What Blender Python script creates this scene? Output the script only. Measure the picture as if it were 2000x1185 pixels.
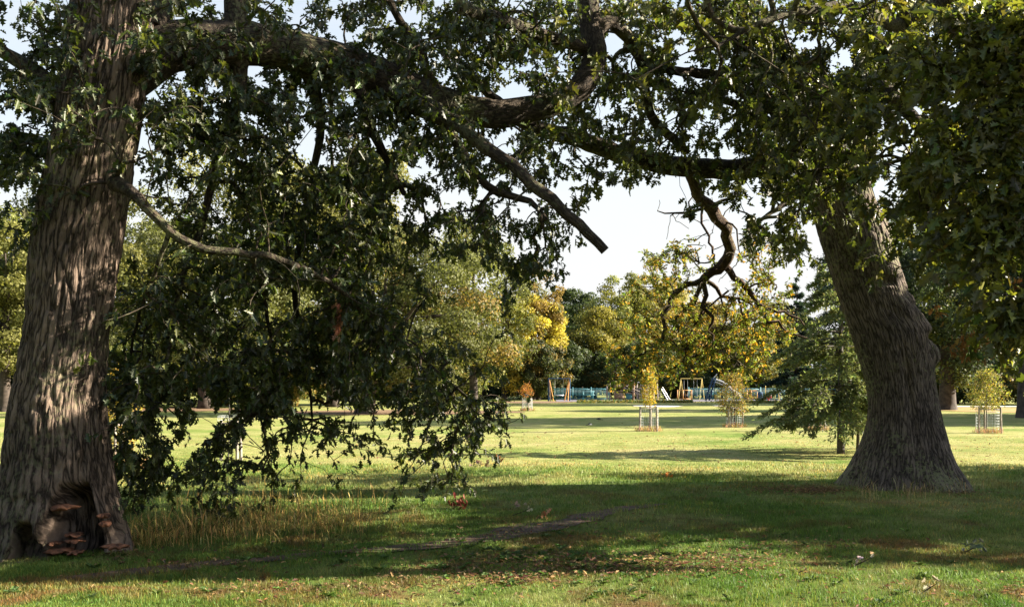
import bpy, math, random
import numpy as np
from mathutils import Vector
R = math.radians
scene = bpy.context.scene
for o in list(bpy.data.objects): bpy.data.objects.remove(o)

# ------------------------------------------------------------------ camera, sky, sun, exposure
cd = bpy.data.cameras.new('camera'); cam = bpy.data.objects.new('camera', cd)
scene.collection.objects.link(cam); scene.camera = cam
cam.location = (0, 0, 1.7); cam.rotation_euler = (R(90), 0, 0)
cd.sensor_width = 36; cd.lens = 35; cd.shift_y = 159.5/2000; cd.clip_start = .1; cd.clip_end = 3000
F = 1944.4; EYE = 1.7; HZ = 752.0
SUN_EL, SUN_AZ = 25.0, (1.0, 0.10)
w = bpy.data.worlds.new('World'); scene.world = w; w.use_nodes = True
nt = w.node_tree; nt.nodes.clear()
def N(nt, t, **kw):
    n = nt.nodes.new(t)
    for k, v in kw.items():
        if k in n.inputs: n.inputs[k].default_value = v
        else: setattr(n, k, v)
    return n
sky = N(nt, 'ShaderNodeTexSky', sky_type='NISHITA', sun_disc=False, sun_elevation=R(SUN_EL),
        sun_rotation=math.atan2(SUN_AZ[0], SUN_AZ[1]), air_density=1.2, dust_density=1.5)
tc = N(nt, 'ShaderNodeTexCoord'); mp = N(nt, 'ShaderNodeMapping'); mp.inputs['Scale'].default_value = (1.2, 1.2, 5)
no = N(nt, 'ShaderNodeTexNoise', Scale=1.6, Detail=7.0, Roughness=.62)
nt.links.new(tc.outputs['Generated'], mp.inputs[0]); nt.links.new(mp.outputs[0], no.inputs['Vector'])
sp = N(nt, 'ShaderNodeSeparateXYZ'); nt.links.new(tc.outputs['Generated'], sp.inputs[0])
mr = N(nt, 'ShaderNodeMapRange'); mr.inputs['From Min'].default_value = .02; mr.inputs['From Max'].default_value = .55
mr.inputs['To Min'].default_value = .66; mr.inputs['To Max'].default_value = -.42
nt.links.new(sp.outputs[2], mr.inputs[0])
ad = N(nt, 'ShaderNodeMath', operation='ADD', use_clamp=True); nt.links.new(mr.outputs[0], ad.inputs[0]); nt.links.new(no.outputs[0], ad.inputs[1])
cr = N(nt, 'ShaderNodeMix', data_type='RGBA')
nt.links.new(ad.outputs[0], cr.inputs[0]); nt.links.new(sky.outputs[0], cr.inputs[6]); cr.inputs[7].default_value = (3.5, 3.53, 3.52, 1)
bg = N(nt, 'ShaderNodeBackground', Strength=.062); nt.links.new(cr.outputs[2], bg.inputs[0])
ow = N(nt, 'ShaderNodeOutputWorld'); nt.links.new(bg.outputs[0], ow.inputs[0])
sd = bpy.data.lights.new('sun', 'SUN'); sd.energy = 5.0; sd.angle = R(.53); sd.color = (1, .90, .74)
sun = bpy.data.objects.new('sun', sd); scene.collection.objects.link(sun)
sv = Vector((SUN_AZ[0], SUN_AZ[1], 0)).normalized(); sv = Vector((sv.x*math.cos(R(SUN_EL)), sv.y*math.cos(R(SUN_EL)), math.sin(R(SUN_EL))))
sun.rotation_euler = (-sv).to_track_quat('-Z', 'Y').to_euler(); sun.location = (30, 3, 30)
vs = scene.view_settings; vs.view_transform = 'Standard'; vs.look = 'None'; vs.gamma = 1; vs.exposure = 2.2
scene.render.engine = 'CYCLES'
scene.cycles.max_bounces = 6; scene.cycles.diffuse_bounces = 3; scene.cycles.glossy_bounces = 2
scene.cycles.transmission_bounces = 4; scene.cycles.use_denoising = True
scene.cycles.sample_clamp_indirect = 6

# ------------------------------------------------------------------ helpers
rng = np.random.default_rng(7); random.seed(7)
A = np.array
def P(px, py, Y): return A(((px-1000)/F*Y, Y, EYE+(HZ-py)/F*Y))
def PX(px, Y): return (px-1000)/F*Y
def gY(py): return F*EYE/(py-HZ)
def link(o, parent=None):
    scene.collection.objects.link(o)
    if parent: o.parent = parent
    return o
def tag(o, label=None, cat=None, group=None, kind=None):
    if label: o['label'] = label
    if cat: o['category'] = cat
    if group: o['group'] = group
    if kind: o['kind'] = kind
    return o
def thing(name, label, cat, loc=(0, 0, 0), group=None, rz=0):
    o = bpy.data.objects.new(name, None); o.location = loc; o.rotation_euler = (0, 0, rz); o.empty_display_size = .2
    return tag(link(o), label, cat, group)
def mesh(name, V, faces, mat, parent=None, col=None, uv=None, smooth=False, off=None):
    V = np.asarray(V, np.float32).reshape(-1, 3)
    if off is not None: V = V - A(off, np.float32)
    faces = [np.asarray(f, np.int32) for f in faces if len(f)]
    me = bpy.data.meshes.new(name); me.vertices.add(len(V)); me.vertices.foreach_set('co', V.ravel())
    lv = np.concatenate([f.ravel() for f in faces]); lt = np.concatenate([np.full(len(f), f.shape[1], np.int32) for f in faces])
    ls = np.concatenate([[0], np.cumsum(lt)[:-1]]).astype(np.int32)
    me.loops.add(len(lv)); me.polygons.add(len(lt))
    me.loops.foreach_set('vertex_index', lv); me.polygons.foreach_set('loop_start', ls)
    if smooth: me.polygons.foreach_set('use_smooth', np.ones(len(lt), bool))
    if uv is not None:
        l = me.uv_layers.new(name='UVMap'); l.data.foreach_set('uv', np.asarray(uv, np.float32)[lv].ravel())
    if col is not None:
        c = me.color_attributes.new('tint', 'FLOAT_COLOR', 'POINT')
        cc = np.ones((len(V), 4), np.float32); cc[:, :3] = col; c.data.foreach_set('color', cc.ravel())
    me.update(calc_edges=True)
    me.materials.append(mat)
    return link(bpy.data.objects.new(name, me), parent)
class MB:
    def __init__(s): s.V = []; s.F = {}; s.U = []; s.C = []; s.n = 0
    def add(s, V, faces, uv=None, col=None):
        V = np.asarray(V, float).reshape(-1, 3)
        for f in faces:
            f = np.asarray(f, int)
            if len(f): s.F.setdefault(f.shape[1], []).append(f+s.n)
        s.V.append(V); s.n += len(V)
        s.U.append(np.zeros((len(V), 2)) if uv is None else uv)
        s.C.append(np.ones((len(V), 3)) if col is None else np.broadcast_to(col, (len(V), 3)))
        return s
    def box(s, c, size, rz=0, ry=0, col=None):
        x, y, z = [q/2 for q in size]
        b = A([(i, j, k) for i in (-x, x) for j in (-y, y) for k in (-z, z)])
        if ry: b = b @ A([[math.cos(ry), 0, -math.sin(ry)], [0, 1, 0], [math.sin(ry), 0, math.cos(ry)]])
        if rz: b = b @ A([[math.cos(rz), math.sin(rz), 0], [-math.sin(rz), math.cos(rz), 0], [0, 0, 1]])
        return s.add(b+A(c), [[(0, 1, 3, 2), (4, 6, 7, 5), (0, 4, 5, 1), (2, 3, 7, 6), (0, 2, 6, 4), (1, 5, 7, 3)]], col=col)
    def tube(s, pts, rad, sides=8, cap=True, col=None):
        V, Fq, U = tube(pts, rad, sides); s.add(V, [Fq], uv=U, col=col)
        if cap:
            n = len(V); s.add(V[:sides], [[tuple(range(sides))[::-1]]], col=col); s.add(V[n-sides-1:n-1], [[tuple(range(sides))]], col=col)
        return s
    def build(s, name, mat, parent=None, smooth=False, off=None):
        V = np.concatenate(s.V)
        return mesh(name, V, [np.concatenate(f) for f in s.F.values()], mat, parent, col=np.concatenate(s.C), uv=np.concatenate(s.U), smooth=smooth, off=off)
def tube(pts, rad, sides=8):
    pts = A(pts, float); n = len(pts); rad = np.broadcast_to(A(rad, float), (n,))
    T = np.gradient(pts, axis=0); T /= np.linalg.norm(T, axis=1, keepdims=True)+1e-9
    up = A((0, 1, 0)) if abs(T[:, 1]).mean() < .8 else A((1, 0, 0))
    a = np.cross(T, up); a /= np.linalg.norm(a, axis=1, keepdims=True)+1e-9; b = np.cross(T, a)
    th = np.linspace(0, 2*np.pi, sides+1)
    V = pts[:, None]+rad[:, None, None]*(a[:, None]*np.cos(th)[None, :, None]+b[:, None]*np.sin(th)[None, :, None])
    L = np.concatenate([[0], np.cumsum(np.linalg.norm(np.diff(pts, axis=0), axis=1))])
    U = np.stack(np.broadcast_arrays(th[None]*max(rad.mean(), .01), L[:, None]), -1).reshape(-1, 2)
    i = np.arange(n-1)[:, None]*(sides+1); j = np.arange(sides)[None]
    q = np.stack([i+j, i+j+1, i+j+sides+2, i+j+sides+1], -1).reshape(-1, 4)
    return V.reshape(-1, 3), q, U
def spline(P0, step):                       # catmull-rom through rows of any width
    P0 = A(P0, float); Q = np.vstack([2*P0[0]-P0[1], P0, 2*P0[-1]-P0[-2]]); out = []
    for i in range(1, len(Q)-2):
        a, b, c, d = Q[i-1], Q[i], Q[i+1], Q[i+2]
        n = max(2, int(np.linalg.norm((c-b)[:3])/step))
        for t in np.arange(n)/n:
            out.append(.5*((2*b)+(c-a)*t+(2*a-5*b+4*c-d)*t*t+(3*b-a-3*c+d)*t**3))
    out.append(P0[-1]); return A(out)
def h3(ix, iy, iz):
    h = (ix.astype(np.int64)*374761393+iy.astype(np.int64)*668265263+iz.astype(np.int64)*2147483647+1013904223) & 0xffffffff
    h = ((h ^ (h >> 13))*1274126177) & 0xffffffff
    return ((h ^ (h >> 16)) & 0xffff)/65535.0
def vn(x, y, z=0.0):                         # value noise 0..1
    x, y, z = np.broadcast_arrays(A(x, float), A(y, float), A(z, float))
    X, Y, Z = np.floor(x), np.floor(y), np.floor(z); fx, fy, fz = x-X, y-Y, z-Z
    fx, fy, fz = [f*f*(3-2*f) for f in (fx, fy, fz)]; r = 0
    for i in (0, 1):
        for j in (0, 1):
            for k in (0, 1):
                r = r+(fx if i else 1-fx)*(fy if j else 1-fy)*(fz if k else 1-fz)*h3(X+i, Y+j, Z+k)
    return r
def fbm(x, y, z=0.0, o=3):
    r = 0; a = .5; t = 0
    for k in range(o): r = r+a*vn(A(x)*2**k, A(y)*2**k, A(z)*2**k+k*7.3); t += a; a *= .5
    return r/t
def unit(v): return v/(np.linalg.norm(v, axis=-1, keepdims=True)+1e-9)

# ------------------------------------------------------------------ materials
def mat(name):
    m = bpy.data.materials.new(name); m.use_nodes = True; t = m.node_tree; t.nodes.clear()
    o = N(t, 'ShaderNodeOutputMaterial'); return m, t, o
def simple(name, col, rough=.6, metal=0, var=.15, scale=6, spec=.4, bump=0):
    m, t, o = mat(name); b = N(t, 'ShaderNodeBsdfPrincipled', Roughness=rough, Metallic=metal); b.inputs['Specular IOR Level'].default_value = spec
    g = N(t, 'ShaderNodeNewGeometry'); n = N(t, 'ShaderNodeTexNoise', Scale=scale, Detail=4.0); t.links.new(g.outputs['Position'], n.inputs['Vector'])
    r = N(t, 'ShaderNodeValToRGB'); e = r.color_ramp.elements; c = A(col)
    e[0].position = .3; e[0].color = (*(c*(1-var*1.6)), 1); e[1].position = .72; e[1].color = (*np.minimum(c*(1+var), 1), 1)
    t.links.new(n.outputs[0], r.inputs[0]); t.links.new(r.outputs[0], b.inputs['Base Color']); t.links.new(b.outputs[0], o.inputs[0])
    if bump:
        n2 = N(t, 'ShaderNodeTexNoise', Scale=scale*8, Detail=4.0); t.links.new(g.outputs['Position'], n2.inputs['Vector'])
        bu = N(t, 'ShaderNodeBump', Strength=bump, Distance=.01); t.links.new(n2.outputs[0], bu.inputs['Height']); t.links.new(bu.outputs[0], b.inputs['Normal'])
    return m
def leafmat(name, rough=.42, spec=.5, trans=.35, tgain=(1.5, 1.6, .6)):
    m, t, o = mat(name); a = N(t, 'ShaderNodeAttribute', attribute_name='tint')
    b = N(t, 'ShaderNodeBsdfPrincipled', Roughness=rough); b.inputs['Specular IOR Level'].default_value = spec
    t.links.new(a.outputs['Color'], b.inputs['Base Color'])
    mu = N(t, 'ShaderNodeVectorMath', operation='MULTIPLY'); mu.inputs[1].default_value = tgain; t.links.new(a.outputs['Color'], mu.inputs[0])
    tr = N(t, 'ShaderNodeBsdfTranslucent'); t.links.new(mu.outputs[0], tr.inputs[0])
    mx = N(t, 'ShaderNodeMixShader', Fac=trans); t.links.new(b.outputs[0], mx.inputs[1]); t.links.new(tr.outputs[0], mx.inputs[2]); t.links.new(mx.outputs[0], o.inputs[0])
    return m
def barkmat(name, c0, c1, lichen=0, fu=24, fv=5, strength=.9):
    m, t, o = mat(name); b = N(t, 'ShaderNodeBsdfPrincipled', Roughness=.9); b.inputs['Specular IOR Level'].default_value = .2
    u = N(t, 'ShaderNodeUVMap'); mp = N(t, 'ShaderNodeMapping'); mp.inputs['Scale'].default_value = (fu, fv, 1); t.links.new(u.outputs[0], mp.inputs[0])
    dn = N(t, 'ShaderNodeTexNoise', Scale=.9, Detail=4.0, Roughness=.6); t.links.new(mp.outputs[0], dn.inputs['Vector'])
    dm = N(t, 'ShaderNodeVectorMath', operation='MULTIPLY_ADD'); dm.inputs[1].default_value = (2.6, 2.6, 0); t.links.new(dn.outputs[1], dm.inputs[0]); t.links.new(mp.outputs[0], dm.inputs[2])
    v = N(t, 'ShaderNodeTexVoronoi', feature='DISTANCE_TO_EDGE', voronoi_dimensions='2D', Scale=1.0); t.links.new(dm.outputs[0], v.inputs['Vector'])
    cv = N(t, 'ShaderNodeValToRGB'); e = cv.color_ramp.elements; e[0].position = .0; e[0].color = (0, 0, 0, 1); e[1].position = .26; e[1].color = (1, 1, 1, 1); t.links.new(v.outputs['Distance'], cv.inputs[0])
    n = N(t, 'ShaderNodeTexNoise', Scale=2.3, Detail=6.0, Roughness=.7); t.links.new(mp.outputs[0], n.inputs['Vector'])
    hh = N(t, 'ShaderNodeMath', operation='MULTIPLY'); t.links.new(cv.outputs[0], hh.inputs[0]); t.links.new(n.outputs[0], hh.inputs[1])
    r = N(t, 'ShaderNodeValToRGB'); e = r.color_ramp.elements; e[0].position = .05; e[0].color = (*c0, 1); e[1].position = .62; e[1].color = (*c1, 1)
    t.links.new(hh.outputs[0], r.inputs[0]); last = r.outputs[0]
    g = N(t, 'ShaderNodeNewGeometry'); n5 = N(t, 'ShaderNodeTexNoise', Scale=1.6, Detail=5.0, Roughness=.65); t.links.new(g.outputs['Position'], n5.inputs['Vector'])
    k5 = N(t, 'ShaderNodeValToRGB'); e = k5.color_ramp.elements; e[0].position = .35; e[0].color = (.62, .60, .58, 1); e[1].position = .65; e[1].color = (1.25, 1.2, 1.12, 1); t.links.new(n5.outputs[0], k5.inputs[0])
    m5 = N(t, 'ShaderNodeMix', data_type='RGBA', blend_type='MULTIPLY'); m5.inputs[0].default_value = 1; t.links.new(last, m5.inputs[6]); t.links.new(k5.outputs[0], m5.inputs[7]); last = m5.outputs[2]
    if lichen:
        n3 = N(t, 'ShaderNodeTexNoise', Scale=1.1, Detail=3.0); t.links.new(g.outputs['Position'], n3.inputs['Vector'])
        n4 = N(t, 'ShaderNodeTexNoise', Scale=22.0, Detail=3.0); t.links.new(g.outputs['Position'], n4.inputs['Vector'])
        mu = N(t, 'ShaderNodeMath', operation='MULTIPLY'); t.links.new(n3.outputs[0], mu.inputs[0]); t.links.new(n4.outputs[0], mu.inputs[1])
        rr = N(t, 'ShaderNodeValToRGB'); rr.color_ramp.elements[0].position = .26; rr.color_ramp.elements[1].position = .34; t.links.new(mu.outputs[0], rr.inputs[0])
        ml = N(t, 'ShaderNodeMath', operation='MULTIPLY'); ml.inputs[1].default_value = lichen; t.links.new(rr.outputs[0], ml.inputs[0])
        mx = N(t, 'ShaderNodeMix', data_type='RGBA'); mx.inputs[7].default_value = (.24, .25, .12, 1)
        t.links.new(ml.outputs[0], mx.inputs[0]); t.links.new(last, mx.inputs[6]); last = mx.outputs[2]
    t.links.new(last, b.inputs['Base Color'])
    bu = N(t, 'ShaderNodeBump', Strength=strength, Distance=.03); t.links.new(hh.outputs[0], bu.inputs['Height']); t.links.new(bu.outputs[0], b.inputs['Normal'])
    t.links.new(b.outputs[0], o.inputs[0]); return m
def turf(t):                                 # shared turf colour by place: green, yellowed and straw patches
    g = N(t, 'ShaderNodeNewGeometry')
    a = N(t, 'ShaderNodeTexNoise', Scale=.22, Detail=4.0, Roughness=.6); t.links.new(g.outputs['Position'], a.inputs['Vector'])
    c = N(t, 'ShaderNodeTexNoise', Scale=2.2, Detail=5.0, Roughness=.7); t.links.new(g.outputs['Position'], c.inputs['Vector'])
    s = N(t, 'ShaderNodeMath', operation='MULTIPLY_ADD'); s.inputs[1].default_value = .62; t.links.new(a.outputs[0], s.inputs[0])
    m2 = N(t, 'ShaderNodeMath', operation='MULTIPLY'); m2.inputs[1].default_value = .38; t.links.new(c.outputs[0], m2.inputs[0]); t.links.new(m2.outputs[0], s.inputs[2])
    sx = N(t, 'ShaderNodeSeparateXYZ'); t.links.new(g.outputs['Position'], sx.inputs[0])
    mr = N(t, 'ShaderNodeMapRange'); mr.inputs['From Min'].default_value = 14; mr.inputs['From Max'].default_value = 24
    mr.inputs['To Min'].default_value = 0; mr.inputs['To Max'].default_value = .13; t.links.new(sx.outputs[1], mr.inputs[0])  # turf paler and yellower with distance, standing in for the sunlit meadow
    ad = N(t, 'ShaderNodeMath', operation='ADD'); t.links.new(s.outputs[0], ad.inputs[0]); t.links.new(mr.outputs[0], ad.inputs[1])
    r = N(t, 'ShaderNodeValToRGB'); e = r.color_ramp.elements
    e[0].position = .38; e[0].color = (.065, .148, .018, 1); e[1].position = .78; e[1].color = (.42, .37, .17, 1)
    q = e.new(.50); q.color = (.135, .214, .037, 1); q = e.new(.60); q.color = (.28, .30, .095, 1)
    t.links.new(ad.outputs[0], r.inputs[0])
    b1 = N(t, 'ShaderNodeTexNoise', Scale=.75, Detail=6.0, Roughness=.72); b1.inputs['Distortion'].default_value = .6; t.links.new(g.outputs['Position'], b1.inputs['Vector'])
    b2 = N(t, 'ShaderNodeMapRange'); b2.inputs['From Min'].default_value = .50; b2.inputs['From Max'].default_value = .62; b2.inputs['To Max'].default_value = .95; t.links.new(b1.outputs[0], b2.inputs[0])
    b3 = N(t, 'ShaderNodeMapRange'); b3.inputs['From Min'].default_value = 22; b3.inputs['From Max'].default_value = 9; b3.inputs['To Min'].default_value = .25; b3.inputs['To Max'].default_value = 1; t.links.new(sx.outputs[1], b3.inputs[0])
    b4 = N(t, 'ShaderNodeMath', operation='MULTIPLY'); t.links.new(b2.outputs[0], b4.inputs[0]); t.links.new(b3.outputs[0], b4.inputs[1])
    mx = N(t, 'ShaderNodeMix', data_type='RGBA'); mx.inputs[7].default_value = (.17, .105, .04, 1); t.links.new(b4.outputs[0], mx.inputs[0]); t.links.new(r.outputs[0], mx.inputs[6])
    return mx.outputs[2], g
def groundmat():
    m, t, o = mat('turf'); col, g = turf(t)
    b = N(t, 'ShaderNodeBsdfPrincipled', Roughness=.95); b.inputs['Specular IOR Level'].default_value = .1
    f = N(t, 'ShaderNodeTexNoise', Scale=24.0, Detail=5.0, Roughness=.75); t.links.new(g.outputs['Position'], f.inputs['Vector'])
    r = N(t, 'ShaderNodeValToRGB'); e = r.color_ramp.elements; e[0].position = .33; e[0].color = (.55, .55, .5, 1); e[1].position = .66; e[1].color = (1.12, 1.12, 1.1, 1)
    t.links.new(f.outputs[0], r.inputs[0])
    w1 = N(t, 'ShaderNodeTexNoise', Scale=.55, Detail=6.0, Roughness=.7); w1.inputs['Distortion'].default_value = .8; t.links.new(g.outputs['Position'], w1.inputs['Vector'])
    w2 = N(t, 'ShaderNodeValToRGB'); e = w2.color_ramp.elements; e[0].position = .38; e[0].color = (.72, .80, .62, 1); e[1].position = .6; e[1].color = (1.06, 1.03, 1.08, 1); t.links.new(w1.outputs[0], w2.inputs[0])
    w3 = N(t, 'ShaderNodeMix', data_type='RGBA', blend_type='MULTIPLY'); w3.inputs[0].default_value = 1; t.links.new(col, w3.inputs[6]); t.links.new(w2.outputs[0], w3.inputs[7])
    mu = N(t, 'ShaderNodeMix', data_type='RGBA', blend_type='MULTIPLY'); mu.inputs[0].default_value = 1; t.links.new(w3.outputs[2], mu.inputs[6]); t.links.new(r.outputs[0], mu.inputs[7])
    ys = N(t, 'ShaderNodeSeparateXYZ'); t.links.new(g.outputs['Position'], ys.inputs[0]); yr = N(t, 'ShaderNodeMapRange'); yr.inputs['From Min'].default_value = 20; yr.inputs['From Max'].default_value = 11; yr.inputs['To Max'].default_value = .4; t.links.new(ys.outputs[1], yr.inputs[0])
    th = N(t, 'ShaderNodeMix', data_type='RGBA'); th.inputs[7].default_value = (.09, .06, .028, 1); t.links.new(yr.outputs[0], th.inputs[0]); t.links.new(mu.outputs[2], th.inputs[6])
    t.links.new(th.outputs[2], b.inputs['Base Color'])
    bu = N(t, 'ShaderNodeBump', Strength=.5, Distance=.05); t.links.new(f.outputs[0], bu.inputs['Height']); t.links.new(bu.outputs[0], b.inputs['Normal'])
    t.links.new(b.outputs[0], o.inputs[0]); return m
def blademat():
    m, t, o = mat('grass_blades'); col, g = turf(t); a = N(t, 'ShaderNodeAttribute', attribute_name='tint')
    mu = N(t, 'ShaderNodeMix', data_type='RGBA', blend_type='MULTIPLY'); mu.inputs[0].default_value = 1; t.links.new(col, mu.inputs[6]); t.links.new(a.outputs['Color'], mu.inputs[7])
    b = N(t, 'ShaderNodeBsdfPrincipled', Roughness=.55); b.inputs['Specular IOR Level'].default_value = .3; t.links.new(mu.outputs[2], b.inputs['Base Color'])
    tr = N(t, 'ShaderNodeBsdfTranslucent'); t.links.new(mu.outputs[2], tr.inputs[0])
    mx = N(t, 'ShaderNodeMixShader', Fac=.4); t.links.new(b.outputs[0], mx.inputs[1]); t.links.new(tr.outputs[0], mx.inputs[2]); t.links.new(mx.outputs[0], o.inputs[0]); return m
M_turf, M_blade = groundmat(), blademat()
M_leaf = leafmat('oak_leaf', .45, .5, .34)
M_far = leafmat('tree_foliage', .6, .25, .4, (1.2, 1.25, .7))
M_dry = leafmat('dry_leaf', .7, .2, .3, (1.1, 1, .9))
M_barkL = barkmat('oak_bark', (.03, .022, .017), (.23, .175, .14), .25, 19, 2.5, 1.0)
M_barkR = barkmat('lichened_oak_bark', (.05, .04, .035), (.24, .195, .165), .65, 22, 3.0, 1.0)
M_limb = barkmat('limb_bark', (.03, .024, .018), (.09, .07, .052), .35, 22, 7)
M_fartrunk = simple('far_trunk_bark', (.06, .045, .035), .9, var=.4, scale=4)
M_post = simple('weathered_timber', (.34, .29, .25), .85, var=.3, scale=9, bump=.4)
M_wire = simple('galvanised_wire', (.5, .52, .52), .5, .6)
M_dirt = simple('bare_earth', (.09, .052, .03), .95, var=.45, scale=5, bump=.8)
M_litter = simple('leaf_litter', (.20, .12, .06), .95, var=.5, scale=7, bump=.8)
M_sand = simple('pale_sand', (.55, .50, .42), .95, var=.12, scale=3)
M_tar = simple('playground_tarmac', (.17, .16, .19), .9, var=.15)
M_teal = simple('teal_paint', (.07, .26, .30), .45)
M_navy = simple('navy_paint', (.015, .05, .11), .4)
M_orange = simple('orange_paint', (.55, .27, .08), .5)
M_yellow = simple('yellow_paint', (.55, .42, .12), .5)
M_red = simple('red_plastic', (.5, .04, .05), .4)
M_pale = simple('pale_steel', (.55, .57, .6), .35, .3)
M_wood = simple('play_timber', (.30, .20, .13), .8, var=.3)
M_fungus = simple('bracket_fungus', (.24, .10, .05), .8, var=.55, scale=14, bump=.5)

# ------------------------------------------------------------------ leaves and twigs
HALF = A([(.20, .15), (.33, .06), (.50, .26), (.61, .08), (.76, .19), (.84, .06)])
def leaves(mb, base, d, nrm, L, tint, wide=1.42):
    n = len(base); d = unit(d); s = unit(np.cross(d, nrm)); nn = np.cross(s, d)
    t = np.concatenate([[0], HALF[:, 0], [1], HALF[::-1, 0]]); q = np.concatenate([[0], HALF[:, 1], [0], -HALF[::-1, 1]])*wide
    hh = np.abs(q)*.45-.22*t*t
    V = base[:, None]+L[:, None, None]*(d[:, None]*t[None, :, None]+s[:, None]*q[None, :, None]+nn[:, None]*hh[None, :, None])
    k = np.arange(n)[:, None]*14
    f = np.concatenate([k+A([0, 1, 2, 3, 4, 5, 6, 7])[None], k+A([7, 8, 9, 10, 11, 12, 13, 0])[None]])
    mb.add(V.reshape(-1, 3), [f], col=np.repeat(tint, 14, axis=0))
def cards(mb, base, d, nrm, L, Wd, tint):     # small pointed leaves, one kite each
    n = len(base); d = unit(d); s = unit(np.cross(d, nrm)); L = np.asarray(L)[:, None]; Wd = np.asarray(Wd)[:, None]
    V = np.stack([base, base+d*L*.45+s*Wd*.5, base+d*L, base+d*L*.45-s*Wd*.5], 1)
    mb.add(V.reshape(-1, 3), [np.arange(n*4).reshape(-1, 4)], col=np.repeat(tint, 4, axis=0))
def rnd(n, s=1.0): return rng.normal(0, s, (n, 3))
def tints(n, base, var=.25, alt=None, pa=0.0):
    c = A(base)[None]*np.exp(rng.normal(0, var, (n, 1)))*np.exp(rng.normal(0, var*.35, (n, 3)))
    if alt is not None:
        k = rng.random(n) < pa; c[k] = A(alt)*np.exp(rng.normal(0, .25, (k.sum(), 1)))
    return np.clip(c, .002, .8)
def grow(skel, pts, alpha=.35):
    """hang every point on the nearest limb or twig; returns parents, -1-k meaning skeleton node k"""
    n = len(pts); ns = len(skel)
    cost = np.full(n, 1e9); par = np.zeros(n, int)
    for i in range(0, n, 400):
        D = np.linalg.norm(pts[i:i+400, None]-skel[None], axis=2); k = D.argmin(1); cost[i:i+400] = D[np.arange(len(k)), k]; par[i:i+400] = -1-k
    plen = np.zeros(n); done = np.zeros(n, bool); order = []
    cur = cost.copy()
    for _ in range(n):
        i = int(np.argmin(cur)); done[i] = True; order.append(i)
        j = par[i]; plen[i] = (plen[j] if j >= 0 else 0)+np.linalg.norm(pts[i]-(pts[j] if j >= 0 else skel[-1-j]))
        cur[i] = 1e9
        c = np.linalg.norm(pts-pts[i], axis=1)+alpha*plen[i]
        b = (c < cost) & ~done; cost[b] = c[b]; par[b] = i; cur[b] = c[b]
    cnt = np.ones(n)
    for i in order[::-1]:
        if par[i] >= 0: cnt[par[i]] += cnt[i]
    return par, cnt
def twigs(mb, skel, pts, par, cnt, r0=.0035, sides=4, K=4, pw=.5):
    p1 = pts; p0 = np.where((par >= 0)[:, None], pts[np.clip(par, 0, None)], skel[np.clip(-1-par, 0, len(skel)-1)])
    ra = r0*cnt**pw; pr = np.where(par >= 0, np.minimum(ra*1.25, r0*cnt[np.clip(par, 0, None)]**pw), ra*1.3)
    t = np.linspace(0, 1, K+1); L = np.linalg.norm(p1-p0, axis=1)
    bend = rnd(len(pts), .09)*L[:, None]+A((0, 0, .06))*L[:, None]
    C = p0[:, None]*(1-t)[None, :, None]+p1[:, None]*t[None, :, None]+bend[:, None]*(4*t*(1-t))[None, :, None]
    C[:, 1:-1] += rng.normal(0, .02, C[:, 1:-1].shape)*L[:, None, None]
    T = unit(np.gradient(C, axis=1)); up = A((.3, 1, .2)); a = unit(np.cross(T, up)); b = np.cross(T, a)
    rr = pr[:, None]*(1-t)+ra[:, None]*t; th = np.arange(sides)*2*np.pi/sides
    V = C[:, :, None]+rr[:, :, None, None]*(a[:, :, None]*np.cos(th)[None, None, :, None]+b[:, :, None]*np.sin(th)[None, None, :, None])
    n = len(pts); base = (np.arange(n)*(K+1)*sides)[:, None, None]+(np.arange(K)*sides)[None, :, None]; j = np.arange(sides)[None, None]; j2 = (j+1) % sides
    q = np.stack([base+j, base+j2, base+sides+j2, base+sides+j], -1).reshape(-1, 4)
    uv = np.stack(np.broadcast_arrays(np.arange(sides)[None, None]*.01, (t*.3)[None, :, None]), -1); uv = np.broadcast_to(uv, (n, K+1, sides, 2)).reshape(-1, 2)
    mb.add(V.reshape(-1, 3), [q], uv=uv)
    return unit(p1-p0)
def sprays(mb, pts, d, n, L, tint, droop=.5, spread=.16, alt=None, pa=0, var=.3):
    b = np.repeat(pts, n, axis=0); dd = np.repeat(d, n, axis=0); m = len(b)
    pos = b-dd*rng.uniform(-.06, .2, (m, 1))*spread/.16+rnd(m, spread*.16)
    ld = dd*.5+rnd(m, .62)-A((0, 0, droop))
    nr = rnd(m, .5)+A((.2, -.25, .8))
    ln = L*rng.uniform(.65, 1.2, m)
    leaves(mb, pos, ld, nr, ln, tints(m, tint, var, alt, pa))

def dmap(rows, x0, cell):
    G = A([[int(c) for c in r.split()] for r in rows], float)
    def f(px, py):
        u = np.clip((px-x0)/cell-.5, 0, G.shape[1]-1.001); v = np.clip(py/cell-.5, 0, G.shape[0]-1.001)
        i, j = u.astype(int), v.astype(int); a, b = u-i, v-j
        return (G[j, i]*(1-a)*(1-b)+G[j, i+1]*a*(1-b)+G[j+1, i]*(1-a)*b+G[j+1, i+1]*a*b)/9
    return f
def sample(f, x0, x1, y0, y1, n, Yf, gap=1.0, seed=0, fs=60):
    px = rng.uniform(x0, x1, n); py = rng.uniform(y0, y1, n)
    p = f(px, py); g = fbm(px/fs+seed, py/fs*1.1, seed, 3)
    keep = rng.random(n) < np.clip(p, 0, 1)**1.25*np.clip(1+(g-.5)*4.2*gap, 0, 1.6)/1.3
    keep &= (g > (.62-p*.62*1.35))
    px, py = px[keep], py[keep]; Y = Yf(px, py)
    return np.stack([(px-1000)/F*Y, Y, EYE+(HZ-py)/F*Y], 1)
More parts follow.
